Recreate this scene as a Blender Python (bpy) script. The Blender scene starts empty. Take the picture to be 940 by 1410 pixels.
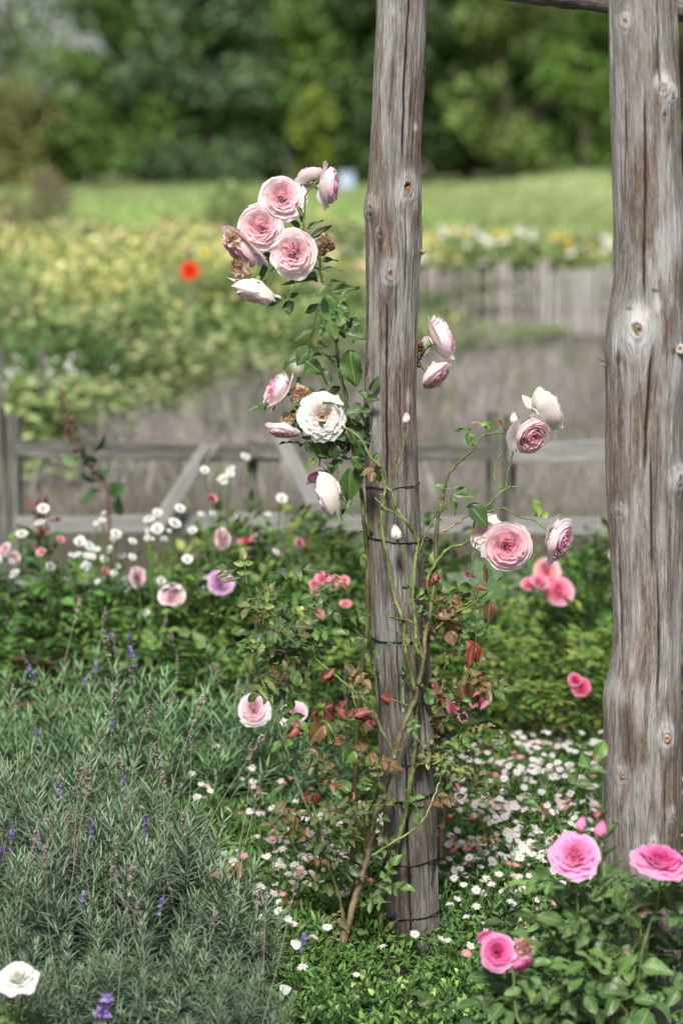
import bpy, math, random
import numpy as np
from mathutils import Matrix, Vector
rng = np.random.default_rng(7)
random.seed(7)
PI = math.pi
SC = bpy.context.scene
COL = SC.collection

# ------------------------------------------------------------------ camera geometry (used to measure positions)
FPX = 3329.0
TH = math.atan(510 / FPX)
CAM = np.array([0, 0, 1.5])
RIGHT = np.array([1.0, 0, 0]); UP = np.array([0, math.sin(TH), math.cos(TH)]); TOW = np.array([0, -math.cos(TH), math.sin(TH)])
def P(px, py, D):
    """photo pixel + distance along the ground -> point in the garden"""
    d = RIGHT * (px - 470) / FPX + UP * (705 - py) / FPX - TOW
    return CAM + d * (D / d[1])
def face(a, b, c):
    v = RIGHT * a + UP * b + TOW * c
    return v / np.linalg.norm(v)
def gx(px, D):
    return (px - 470) / FPX * D * 1.0
def nrm(v):
    v = np.asarray(v, float); n = np.linalg.norm(v, axis=-1, keepdims=True); return v / np.maximum(n, 1e-9)

# ------------------------------------------------------------------ mesh builder
class MB:
    def __init__(s): s.v = []; s.f = []; s.c = []; s.uv = []; s.m = []; s.n = 0
    def add(s, V, F, C, UV=None, mat=0):
        V = np.asarray(V, float).reshape(-1, 3); F = np.asarray(F, int).reshape(-1, 4)
        C = np.broadcast_to(np.asarray(C, float), (len(V), 3)) if np.ndim(C) < 2 or len(C) != len(V) else np.asarray(C, float)
        s.v.append(V); s.f.append(F + s.n); s.c.append(C)
        s.uv.append(np.zeros((len(V), 2)) if UV is None else UV); s.m.append(np.full(len(F), mat)); s.n += len(V)
        return s
    def scatter(s, T, M, pos, col, mat=0):
        V, F, UV = T[:3]; cm = T[3] if len(T) > 3 else None
        M = np.asarray(M, float); pos = np.asarray(pos, float); n = len(pos); k = len(V)
        if n == 0: return s
        W = np.einsum('nij,kj->nki', M, V) + pos[:, None, :]
        FF = (F[None] + (np.arange(n) * k)[:, None, None]).reshape(-1, 4)
        C = np.repeat(np.broadcast_to(np.asarray(col, float), (n, 3))[:, None, :], k, 1)
        if cm is not None: C = C * cm[None]
        return s.add(W.reshape(-1, 3), FF, C.reshape(-1, 3), np.tile(UV, (n, 1)), mat)
    def build(s, name, mats, parent=None, origin=(0, 0, 0), smooth=True):
        V = np.concatenate(s.v) - np.asarray(origin, float); F = np.concatenate(s.f); C = np.concatenate(s.c); UV = np.concatenate(s.uv); M = np.concatenate(s.m)
        me = bpy.data.meshes.new(name)
        me.vertices.add(len(V)); me.vertices.foreach_set('co', V.astype(np.float32).ravel())
        me.loops.add(F.size); me.loops.foreach_set('vertex_index', F.astype(np.int32).ravel())
        me.polygons.add(len(F)); me.polygons.foreach_set('loop_start', (np.arange(len(F)) * 4).astype(np.int32))
        me.polygons.foreach_set('loop_total', np.full(len(F), 4, np.int32))
        me.polygons.foreach_set('material_index', M.astype(np.int32))
        me.polygons.foreach_set('use_smooth', np.full(len(F), smooth, bool))
        a = me.color_attributes.new('Col', 'FLOAT_COLOR', 'POINT')
        a.data.foreach_set('color', np.c_[np.clip(C, 0, 1), np.ones(len(C))].astype(np.float32).ravel())
        u = me.uv_layers.new(name='UV'); u.data.foreach_set('uv', UV[F.ravel()].astype(np.float32).ravel())
        me.update()
        if not isinstance(mats, (list, tuple)): mats = [mats]
        for m in mats: me.materials.append(m)
        o = bpy.data.objects.new(name, me); COL.objects.link(o)
        if parent is not None: o.parent = parent
        return o

def tag(o, label=None, cat=None, group=None, kind=None):
    if label: o['label'] = label
    if cat: o['category'] = cat
    if group: o['group'] = group
    if kind: o['kind'] = kind
    return o
def thing(name, loc, label, cat, group=None, rz=0.0, sc=1.0):
    o = bpy.data.objects.new(name, None); COL.objects.link(o); o.empty_display_size = 0.1
    o.location = tuple(loc); o.rotation_euler = (0, 0, rz); o.scale = (sc,) * 3
    return tag(o, label, cat, group)
def inst(src, parent, loc=(0, 0, 0), rot=None, sc=1.0, name=None):
    """a further child sharing the mesh of src"""
    o = src.copy(); COL.objects.link(o); o.parent = parent
    if rot is None: rot = np.eye(3)
    m = Matrix([[*(rot[i] * sc), loc[i]] for i in range(3)] + [[0, 0, 0, 1]])
    o.matrix_basis = m
    return o
HOLD = []
def proto(mb, name, mats, smooth=True):
    """a mesh kept unlinked until it is first used"""
    o = mb.build(name, mats, smooth=smooth); COL.objects.unlink(o); HOLD.append(o); return o
def copy_tree(o, parent=None):
    c = o.copy(); COL.objects.link(c)
    if parent is not None: c.parent = parent
    for ch in o.children: copy_tree(ch, c)
    return c
def link_unused(o): pass

def basis(axis, roll=0.0, hint=(0, 0, 1)):
    z = nrm(axis); h = np.asarray(hint, float)
    if abs(np.dot(z, h)) > .95: h = np.array([1.0, 0, 0])
    x = nrm(np.cross(h, z)); y = np.cross(z, x)
    c, s_ = math.cos(roll), math.sin(roll)
    return np.stack([x * c + y * s_, -x * s_ + y * c, z], axis=1)
def bases(Y, N):
    """columns X,Y,Z: Y along the leaf, Z near N"""
    Y = nrm(Y); X = nrm(np.cross(Y, N)); Z = np.cross(X, Y)
    return np.stack([X, Y, Z], axis=2)
def rand_dirs(n, up_bias=0.0, r=rng):
    v = r.normal(size=(n, 3)); v = nrm(v); v[:, 2] += up_bias; return nrm(v)

# ------------------------------------------------------------------ templates
def grid(nu, nv):
    idx = np.arange((nu + 1) * (nv + 1)).reshape(nv + 1, nu + 1)
    return np.stack([idx[:-1, :-1], idx[:-1, 1:], idx[1:, 1:], idx[1:, :-1]], -1).reshape(-1, 4)
def leaf_t(nv=8, nu=4, w=.34, fold=.25, curl=.25, peak=.85, serr=0.0, tip=1.0, wave=0.0):
    v = np.linspace(0, 1, nv + 1); prof = np.sin(PI * v ** peak) ** .8 * (1 - .25 * v * tip)
    prof = np.maximum(prof, .03)
    if serr: prof = prof * (1 + serr * np.where(np.arange(nv + 1) % 2, 1, -1))
    u = np.linspace(-1, 1, nu + 1); U, Vv = np.meshgrid(u, v)
    X = U * w * prof[:, None]; Y = Vv
    Z = fold * np.abs(X) - curl * Vv ** 2 + wave * np.sin(Vv * 9 + U * 2) * np.abs(U) * .1
    return (np.stack([X, Y, Z], -1).reshape(-1, 3), grid(nu, nv), np.stack([U * .5 + .5, Vv], -1).reshape(-1, 2))
LEAF_N = leaf_t(12, 6, .33, .35, .22, .82, .05, wave=.5)
LEAF_M = leaf_t(5, 2, .33, .3, .25, .82)
LEAF_F = leaf_t(2, 2, .34, .3, .2, .85)
BOX_L = leaf_t(5, 2, .27, .35, .12, .95, tip=0)
BLADE = leaf_t(3, 1, .055, 0, .18, .8)
BLADE2 = leaf_t(2, 1, .07, 0, .15, .8)

def tube(pts, rad, sides=7, twist=0):
    pts = np.asarray(pts, float); n = len(pts); rad = np.broadcast_to(np.asarray(rad, float), (n,))
    t = nrm(np.gradient(pts, axis=0)); ref = np.array([.31, .9, .13])
    a = nrm(np.cross(t, ref)); b = np.cross(t, a)
    ang = np.linspace(0, 2 * PI, sides, endpoint=False)
    V = pts[:, None] + rad[:, None, None] * (np.cos(ang)[None, :, None] * a[:, None] + np.sin(ang)[None, :, None] * b[:, None])
    i = np.arange(n - 1)[:, None] * sides; j = np.arange(sides)[None]; j2 = (j + 1) % sides
    F = np.stack([i + j, i + j2, i + sides + j2, i + sides + j], -1).reshape(-1, 4)
    UV = np.stack(np.broadcast_arrays(j / sides, np.linspace(0, 1, n)[:, None]), -1).reshape(-1, 2)
    return V.reshape(-1, 3), F, UV
def smooth_path(pts, per=6):
    p = np.asarray(pts, float)
    if len(p) < 3: return np.array([p[0] + (p[-1] - p[0]) * k / per for k in range(per + 1)])
    q = np.vstack([2 * p[0] - p[1], p, 2 * p[-1] - p[-2]]); out = []
    for k in range(1, len(q) - 2):
        for t in np.linspace(0, 1, per, endpoint=False):
            out.append(.5 * ((2 * q[k]) + (-q[k - 1] + q[k + 1]) * t + (2 * q[k - 1] - 5 * q[k] + 4 * q[k + 1] - q[k + 2]) * t * t + (-q[k - 1] + 3 * q[k] - 3 * q[k + 1] + q[k + 2]) * t ** 3))
    out.append(p[-1]); return np.array(out)
def box_v(x0, x1, y0, y1, z0, z1):
    V = np.array([(x, y, z) for z in (z0, z1) for y in (y0, y1) for x in (x0, x1)])
    F = np.array([(0, 2, 3, 1), (4, 5, 7, 6), (0, 1, 5, 4), (2, 6, 7, 3), (0, 4, 6, 2), (1, 3, 7, 5)])
    return V, F
def vnoise(x, y, seed=0, wrapx=0):
    r = np.random.default_rng(seed); G = r.random((257, 257))
    xi = np.floor(x).astype(int); yi = np.floor(y).astype(int); fx = x - xi; fy = y - yi
    fx = fx * fx * (3 - 2 * fx); fy = fy * fy * (3 - 2 * fy)
    def g(a, b):
        if wrapx: a = np.mod(a, wrapx)
        return G[np.mod(a, 257), np.mod(b, 257)]
    return (g(xi, yi) * (1 - fx) + g(xi + 1, yi) * fx) * (1 - fy) + (g(xi, yi + 1) * (1 - fx) + g(xi + 1, yi + 1) * fx) * fy

# ------------------------------------------------------------------ materials
def newmat(name):
    m = bpy.data.materials.new(name); m.use_nodes = True; nt = m.node_tree; nt.nodes.clear()
    return m, nt, nt.nodes, nt.links
def foliage(name, trans=.3, rough=.5, spec=.4, veins=0.0, vary=.25, under=0.0, nscale=40.0, spots=0.0):
    m, nt, N, L = newmat(name)
    out = N.new('ShaderNodeOutputMaterial'); bs = N.new('ShaderNodeBsdfPrincipled'); tr = N.new('ShaderNodeBsdfTranslucent'); mx = N.new('ShaderNodeMixShader')
    at = N.new('ShaderNodeAttribute'); at.attribute_name = 'Col'
    tc = N.new('ShaderNodeTexCoord'); ns = N.new('ShaderNodeTexNoise'); ns.inputs['Scale'].default_value = nscale; ns.inputs['Detail'].default_value = 4
    L.new(tc.outputs['Object'], ns.inputs['Vector'])
    mr = N.new('ShaderNodeMapRange'); mr.inputs['From Min'].default_value = .3; mr.inputs['From Max'].default_value = .7
    mr.inputs['To Min'].default_value = 1 - vary; mr.inputs['To Max'].default_value = 1 + vary; L.new(ns.outputs['Fac'], mr.inputs['Value'])
    mul = N.new('ShaderNodeVectorMath'); mul.operation = 'MULTIPLY'; L.new(at.outputs['Color'], mul.inputs[0])
    L.new(mr.outputs['Result'], mul.inputs[1]); col = mul.outputs[0]
    if veins:
        uv = N.new('ShaderNodeUVMap'); sp = N.new('ShaderNodeSeparateXYZ'); L.new(uv.outputs['UV'], sp.inputs[0])
        def M(op, a, b=None, c=None):
            n = N.new('ShaderNodeMath'); n.operation = op
            for k, x in enumerate((a, b, c)):
                if x is None: continue
                if isinstance(x, (int, float)): n.inputs[k].default_value = x
                else: L.new(x, n.inputs[k])
            return n.outputs[0]
        du = M('ABSOLUTE', M('SUBTRACT', sp.outputs[0], .5))
        mid = M('LESS_THAN', du, .025)
        lat = M('GREATER_THAN', M('SINE', M('MULTIPLY', M('SUBTRACT', sp.outputs[1], M('MULTIPLY', du, .7)), 52.0)), .93)
        fac = M('MAXIMUM', M('MULTIPLY', mid, .6), M('MULTIPLY', lat, .3))
        mixc = N.new('ShaderNodeMix'); mixc.data_type = 'RGBA'; L.new(M('MULTIPLY', fac, veins), mixc.inputs[0]); L.new(col, mixc.inputs[6])
        mixc.inputs[7].default_value = (.3, .38, .14, 1); col = mixc.outputs[2]
        bp = N.new('ShaderNodeBump'); bp.inputs['Strength'].default_value = .35; bp.inputs['Distance'].default_value = .001
        L.new(M('MULTIPLY', M('ADD', fac, M('MULTIPLY', ns.outputs['Fac'], .6)), -1.0), bp.inputs['Height']); L.new(bp.outputs[0], bs.inputs['Normal'])
    if spots:
        n2 = N.new('ShaderNodeTexNoise'); n2.inputs['Scale'].default_value = 120; L.new(tc.outputs['Object'], n2.inputs['Vector'])
        r2 = N.new('ShaderNodeMapRange'); r2.inputs['From Min'].default_value = .62; r2.inputs['From Max'].default_value = .7; r2.inputs['To Max'].default_value = spots; L.new(n2.outputs['Fac'], r2.inputs['Value'])
        mx2 = N.new('ShaderNodeMix'); mx2.data_type = 'RGBA'; L.new(r2.outputs['Result'], mx2.inputs[0]); L.new(col, mx2.inputs[6]); mx2.inputs[7].default_value = (.10, .05, .02, 1); col = mx2.outputs[2]
    if under:
        g = N.new('ShaderNodeNewGeometry'); mu = N.new('ShaderNodeMix'); mu.data_type = 'RGBA'
        mm = N.new('ShaderNodeMath'); mm.operation = 'MULTIPLY'; L.new(g.outputs['Backfacing'], mm.inputs[0]); mm.inputs[1].default_value = under
        L.new(mm.outputs[0], mu.inputs[0]); L.new(col, mu.inputs[6]); mu.inputs[7].default_value = (.13, .20, .075, 1); col = mu.outputs[2]
    L.new(col, bs.inputs['Base Color']); L.new(col, tr.inputs['Color'])
    bs.inputs['Roughness'].default_value = rough; bs.inputs['Specular IOR Level'].default_value = spec
    mx.inputs[0].default_value = trans; L.new(bs.outputs[0], mx.inputs[1]); L.new(tr.outputs[0], mx.inputs[2]); L.new(mx.outputs[0], out.inputs[0])
    return m
M_LEAFN = foliage('rose_leaf_near', .2, .42, .4, 1.0, .22, .8, 45, .5)
M_LEAF = foliage('leaf', .25, .5, .28, 0, .3, .5, 25)
M_BOX = foliage('box_leaf', .15, .35, .4, 0, .2, .4, 30)
M_LAV = foliage('lavender_leaf', .15, .7, .2, 0, .3, 0, 15)
M_STEM = foliage('stem', 0.02, .55, .3, 0, .35, 0, 120)
M_FAR = foliage('far_leaf', .2, .6, .2, 0, .35, 0, .6)
M_PETAL = foliage('petal', .58, .55, .25, 0, .05, 0, 60)
M_SPIKE = foliage('flower_spike', .05, .8, .1, 0, .35, 0, 150)

def wood(name, base=1.0, warm=1.0, fine=1.0, uv=False):
    m, nt, N, L = newmat(name)
    out = N.new('ShaderNodeOutputMaterial'); bs = N.new('ShaderNodeBsdfPrincipled'); L.new(bs.outputs[0], out.inputs[0])
    if uv:
        uvn = N.new('ShaderNodeUVMap'); src = uvn.outputs['UV']
    else: src = N.new('ShaderNodeTexCoord').outputs['Object']
    def noise(sx, sz, det=6, dist=0.0, rough=.6):
        mp = N.new('ShaderNodeMapping'); mp.inputs['Scale'].default_value = (sx, sz, 1) if uv else (sx, sx, sz); L.new(src, mp.inputs['Vector'])
        n = N.new('ShaderNodeTexNoise'); n.inputs['Scale'].default_value = 1; n.inputs['Detail'].default_value = det; n.inputs['Distortion'].default_value = dist; n.inputs['Roughness'].default_value = rough
        L.new(mp.outputs[0], n.inputs['Vector']); return n.outputs['Fac']
    def ramp(f, stops):
        r = N.new('ShaderNodeValToRGB'); e = r.color_ramp.elements
        for k, (p, c) in enumerate(stops):
            if k >= 2: e.new(p)
            e[k].position = p; e[k].color = (*c, 1)
        L.new(f, r.inputs[0]); return r.outputs[0]
    def mix(f, a, b, mode='MIX'):
        x = N.new('ShaderNodeMix'); x.data_type = 'RGBA'; x.blend_type = mode
        if isinstance(f, (int, float)): x.inputs[0].default_value = f
        else: L.new(f, x.inputs[0])
        for k, v in ((6, a), (7, b)):
            if isinstance(v, tuple): x.inputs[k].default_value = (*v, 1)
            else: L.new(v, x.inputs[k])
        return x.outputs[2]
    streak = noise(130 * fine, 8 * fine, 8, .5, .7); fib = noise(620 * fine, 34 * fine, 4, .3, .7); patch = noise(26 * fine, 5 * fine, 5, .9, .6); fleck = noise(380 * fine, 75 * fine, 5, .6, .7)
    b = base; w = warm
    grey = ramp(streak, [(.30, (.12 * b, .112 * b, .103 * b)), (.5, (.28 * b, .268 * b, .252 * b)), (.72, (.50 * b, .485 * b, .465 * b))])
    brown = ramp(streak, [(.32, (.070 * b * w, .056 * b, .046 * b)), (.5, (.175 * b * w, .143 * b, .118 * b)), (.72, (.35 * b * w, .285 * b, .225 * b))])
    pm = N.new('ShaderNodeMapRange'); pm.inputs['From Min'].default_value = .42; pm.inputs['From Max'].default_value = .58; L.new(patch, pm.inputs['Value'])
    c = mix(pm.outputs[0], brown, grey)
    fl = N.new('ShaderNodeMapRange'); fl.inputs['From Min'].default_value = .56; fl.inputs['From Max'].default_value = .68; fl.inputs['To Max'].default_value = .65; L.new(fleck, fl.inputs['Value'])
    c = mix(fl.outputs[0], c, (.50 * b, .35 * b, .24 * b))
    ff = N.new('ShaderNodeMapRange'); ff.inputs['From Min'].default_value = .3; ff.inputs['From Max'].default_value = .7; ff.inputs['To Min'].default_value = .38; ff.inputs['To Max'].default_value = 1.5; L.new(fib, ff.inputs['Value'])
    cf = N.new('ShaderNodeVectorMath'); cf.operation = 'MULTIPLY'; L.new(c, cf.inputs[0]); L.new(ff.outputs[0], cf.inputs[1]); c = cf.outputs[0]
    at = N.new('ShaderNodeAttribute'); at.attribute_name = 'Col'; sp = N.new('ShaderNodeSeparateColor'); L.new(at.outputs['Color'], sp.inputs[0])
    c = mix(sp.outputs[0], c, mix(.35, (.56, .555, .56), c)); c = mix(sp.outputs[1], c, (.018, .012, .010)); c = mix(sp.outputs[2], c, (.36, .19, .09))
    L.new(c, bs.inputs['Base Color']); bs.inputs['Roughness'].default_value = .75; bs.inputs['Specular IOR Level'].default_value = .25
    ad = N.new('ShaderNodeMath'); ad.operation = 'ADD'; L.new(streak, ad.inputs[0]); L.new(fib, ad.inputs[1])
    bp = N.new('ShaderNodeBump'); bp.inputs['Strength'].default_value = .8; bp.inputs['Distance'].default_value = .0034; L.new(ad.outputs[0], bp.inputs['Height']); L.new(bp.outputs[0], bs.inputs['Normal'])
    return m
M_WOOD = wood('weathered_post_wood', .78, 1.04, 1, True)
M_WOODR = wood('weathered_thick_post_wood', .88, 1.02, 1, True)
M_BEAM = wood('weathered_beam_wood', .8, 1.0)
M_FENCE = wood('grey_fence_wood', .60, .8, .35)
M_PICK = wood('chestnut_picket_wood', 1.1, 1.0, .3)
def plain(name, col, rough=.6, metal=0.0, nscale=30, vary=.2):
    m, nt, N, L = newmat(name)
    out = N.new('ShaderNodeOutputMaterial'); bs = N.new('ShaderNodeBsdfPrincipled'); L.new(bs.outputs[0], out.inputs[0])
    tc = N.new('ShaderNodeTexCoord'); ns = N.new('ShaderNodeTexNoise'); ns.inputs['Scale'].default_value = nscale; ns.inputs['Detail'].default_value = 5; L.new(tc.outputs['Object'], ns.inputs['Vector'])
    r = N.new('ShaderNodeValToRGB'); e = r.color_ramp.elements; e[0].position = .35; e[1].position = .65
    e[0].color = (*[c * (1 - vary) for c in col], 1); e[1].color = (*[min(1, c * (1 + vary)) for c in col], 1)
    L.new(ns.outputs['Fac'], r.inputs[0]); L.new(r.outputs[0], bs.inputs['Base Color'])
    bs.inputs['Roughness'].default_value = rough; bs.inputs['Metallic'].default_value = metal
    return m
M_WIRE = plain('dark_wire', (.015, .014, .016), .5, .6)
M_BLUE = plain('pale_blue_paint', (.35, .42, .55), .5)
M_BARK = plain('bark', (.09, .07, .05), .9, 0, 4, .4)

# ------------------------------------------------------------------ roses
def rose_mb(R=.037, style='rosette', seed=0, inner=(.83, .30, .42), mid=(.9, .55, .64), outer=(.92, .86, .78), nu=8, nv=7, dens=1.0, calyx=None):
    r = np.random.default_rng(seed); mb = MB(); F = grid(nu, nv); gm = mb if calyx is None else calyx
    u = np.linspace(-1, 1, nu + 1); v = np.linspace(0, 1, nv + 1); U, Vv = np.meshgrid(u, v)
    UV = np.stack([U * .5 + .5, Vv], -1).reshape(-1, 2)
    inner, mid, outer = map(np.array, (inner, mid, outer))
    rings = {'rosette': [(.04, 3, .58), (.09, 4, .58), (.15, 4, .57), (.22, 5, .56), (.30, 6, .57), (.39, 6, .57), (.48, 7, .57), (.57, 7, .56), (.66, 8, .54), (.75, 8, .50), (.84, 7, .44), (.92, 6, .36), (1.0, 5, .27)],
             'cup': [(.05, 3, 1.02), (.12, 4, 1.02), (.20, 5, 1.01), (.29, 6, 1.0), (.38, 6, .99), (.47, 7, .98), (.56, 7, .97), (.65, 7, .95), (.74, 6, .93), (.82, 6, .90), (.90, 5, .84), (.97, 5, .72)],
             'blown': [(.14, 6, .30), (.24, 8, .33), (.34, 9, .35), (.45, 10, .35), (.56, 10, .33), (.67, 10, .30), (.78, 9, .25), (.89, 9, .17), (1.0, 8, .08)],
             'loose': [(.12, 3, .50), (.24, 4, .50), (.38, 5, .50), (.54, 5, .46), (.72, 6, .36), (.9, 6, .22), (1.05, 5, .08)],
             'single': [(.45, 5, .35), (.75, 6, .25), (1.0, 6, .1)], 'bud': [(.30, 3, 2.3), (.55, 4, 2.2), (.80, 4, 1.9)],
             'wilt': [(.2, 6, .5), (.35, 7, .55), (.5, 8, .5), (.65, 8, .35), (.8, 7, .1), (.85, 6, -.3)]}[style]
    sw = r.choice([-1, 1]); CK = r.uniform(.8, 2.0); OC = r.normal(size=2) * .05; TL = r.normal(size=2) * .10
    for k, (a, n, h) in enumerate(rings):
        n = max(3, int(round(n * dens))); t = a; rot = r.random() * 6.28; ox, oy = OC * max(0, 1 - t) + r.normal(size=2) * .025 * (t < .6); miss = r.integers(0, n) if (k == len(rings) - 1 and style == 'rosette' and dens >= 1) else -1
        for j in range(n):
            if j == miss: continue
            pc = rot + (j + r.uniform(-.2, .2)) / n * 2 * PI; wd = PI / n * r.uniform(1.25, 1.8)
            aa = a * r.uniform(.94, 1.05); hh = h * r.uniform(.93, 1.05)
            edge = Vv * (1 - .13 * np.abs(U) ** 2.6) * (1 + .03 * np.sin(U * PI * r.uniform(1.5, 3.5) + r.uniform(0, 6)) * Vv)
            if style == 'wilt': edge = edge * (1 - .2 * r.random())
            if style == 'bud': rr = aa * np.sin(np.clip(edge * 1.0, 0, 1) ** .7 * PI * .86) ** .8 + .02
            elif style == 'wilt': rr = aa * np.sin(np.minimum(edge * 1.12, 1) * PI / 2) ** .75 * (1 + r.uniform(-.2, .4) * edge ** 4)
            elif t < .7 or style in ('blown', 'loose'):
                bf = .42 if style != 'cup' else .5
                rr = aa * (bf + (1 - bf) * edge ** 1.15) * (1 + (.10 if style == 'rosette' else .04 if style == 'cup' else .12) * edge ** 6)
            else:
                lip = .02 + (.12 if style == 'rosette' else .10 if k == len(rings) - 1 else -.10) * max(0, t - .7) / .3
                rr = aa * np.sin(np.minimum(edge * 1.1, 1) * PI / 2) ** (.55 if style == 'cup' else .8) * (1 + lip * edge ** 4) + .03
            crk = {'wilt': .16, 'bud': .01, 'blown': .035, 'loose': .075, 'cup': .026}.get(style, (.02 if t > .5 else .034) * CK)
            rr = rr + crk * np.sin(U * PI * r.uniform(.8, 2.0) + r.uniform(0, 6)) * Vv ** 2 + .05 * sw * U * Vv * min(1, t * 2) * (style != 'bud') + (.008 if t < .8 else .016) * (1.3 if style == 'cup' else 1) * np.sin(U * r.uniform(7, 11) + r.uniform(0, 6)) * Vv ** 5
            zz = hh * edge ** (1.2 if style != 'cup' else 1.05)
            if t > .72 and style not in ('bud', 'wilt'): zz = zz - (r.uniform(.0, .2) if style != 'cup' else r.uniform(0, .05)) * edge ** 5
            if style == 'cup' and k == len(rings) - 1 and r.random() < .4: rr = rr * (1 + .22 * edge ** 2); zz = zz * (1 - .5 * edge ** 2)
            zz = zz + crk * .8 * np.sin(U * PI * r.uniform(1, 2.4) + r.uniform(0, 6)) * Vv ** 3
            ph = pc + U * wd * (.45 + .55 * Vv ** .5)
            X = rr * np.cos(ph) + ox * Vv; Y = rr * np.sin(ph) + oy * Vv; zz = zz + TL[0] * X + TL[1] * Y
            q_ = np.clip((t - .08) / .70, 0, 1); tipc = inner * (1 - q_) + mid * q_
            if t > .72: q_ = (t - .72) / .28 * (.75 if style != 'cup' else .5); tipc = mid * (1 - q_) + outer * q_
            c0 = outer if t > .55 else outer * .5 + tipc * .5
            w = (Vv ** .9)[..., None]; C = c0 * (1 - w) + tipc * w; C = C * r.uniform(.96, 1.04)
            if style == 'wilt':
                br = np.array([.50, .27, .12]) if r.random() < .5 else np.array([.75, .60, .44]); q = np.clip((Vv - .45 * r.random()) * 1.6, 0, 1)[..., None]; C = C * (1 - q) + br * q * r.uniform(.6, 1.2)
            mb.add(np.stack([X, Y, zz], -1).reshape(-1, 3) * R, F, C.reshape(-1, 3), UV, 0)
    if style in ('blown', 'wilt', 'single'):
        n = 26; d = nrm(np.c_[r.normal(size=(n, 2)) * .45, np.full(n, .8)]); Mx = bases(d, nrm(r.normal(size=(n, 3)))) * R * .36
        mb.scatter(leaf_t(2, 1, .06, 0, .1, .5), Mx, np.c_[r.normal(size=(n, 2)) * .04 * R, np.full(n, .04 * R)], np.array([.50, .30, .08]) * r.uniform(.6, 1.4, (n, 1)), 1)
    g = 2.0 if style == 'bud' else 1.0
    ring = np.array([(0, -.26), (.09, -.22), (.13, -.1), (.12, .0), (.02, .05)]) * g; ang = np.linspace(0, 2 * PI, 9)
    V = np.array([[x * math.cos(q), x * math.sin(q), z] for x, z in ring for q in ang]) * R
    gm.add(V, grid(8, 4), (.14, .22, .06), None, 0 if calyx is not None else 1)
    for k in range(5):
        q = k / 5 * 2 * PI + r.uniform(-.2, .2); d = np.array([math.cos(q), math.sin(q), {'cup': .5, 'bud': 1.7, 'blown': -.3}.get(style, .1)])
        gm.scatter(LEAF_M, bases(d[None], np.array([[-.1 * d[0], -.1 * d[1], 1.0]])) * R * r.uniform(.5, .75) * (1 if style != 'bud' else 2.2), [np.array([0, 0, -.03]) * R], np.array([.13, .23, .06]) * r.uniform(.8, 1.3), 0 if calyx is not None else 1)
    return mb

CREAM = (.90, .86, .74); PALEP = (.90, .60, .66); PINKI = (.86, .36, .45)
# ------------------------------------------------------------------ world, sun, camera
w = bpy.data.worlds.new('World'); SC.world = w; w.use_nodes = True
nt = w.node_tree; bg = nt.nodes['Background']; sky = nt.nodes.new('ShaderNodeTexSky'); sky.sky_type = 'NISHITA'; sky.sun_disc = False
SUN_EL, SUN_AZ = math.radians(50), math.radians(188)   # azimuth clockwise from +Y
sky.sun_elevation = SUN_EL; sky.sun_rotation = SUN_AZ; sky.dust_density = 2.0; sky.air_density = 1.0
hs = nt.nodes.new('ShaderNodeHueSaturation'); hs.inputs['Saturation'].default_value = .6; nt.links.new(sky.outputs[0], hs.inputs['Color']); nt.links.new(hs.outputs[0], bg.inputs[0]); bg.inputs[1].default_value = .075
sun = bpy.data.lights.new('sun', 'SUN'); sun.energy = 4.4; sun.angle = math.radians(12); sun.color = (1, .965, .91)
so = bpy.data.objects.new('sun', sun); COL.objects.link(so)
sd = Vector((math.sin(SUN_AZ) * math.cos(SUN_EL), math.cos(SUN_AZ) * math.cos(SUN_EL), math.sin(SUN_EL)))
so.rotation_euler = sd.to_track_quat('Z', 'Y').to_euler()
cam = bpy.data.cameras.new('camera'); co = bpy.data.objects.new('camera', cam); COL.objects.link(co); SC.camera = co
cam.sensor_fit = 'VERTICAL'; cam.sensor_height = 36; cam.lens = 36 * FPX / 1410; cam.clip_start = .1; cam.clip_end = 3000
co.location = CAM; co.rotation_euler = (PI / 2 - TH, 0, 0)
cam.dof.use_dof = True; cam.dof.focus_distance = 4.3 / math.cos(math.radians(0)); cam.dof.aperture_fstop = 3.0
SC.view_settings.view_transform = 'Standard'; SC.view_settings.look = 'None'; SC.view_settings.gamma = 1; SC.view_settings.exposure = .62
SC.cycles.use_denoising = True; SC.cycles.max_bounces = 6; SC.cycles.transparent_max_bounces = 4; SC.cycles.diffuse_bounces = 3
SC.cycles.caustics_reflective = False; SC.cycles.caustics_refractive = False

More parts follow.
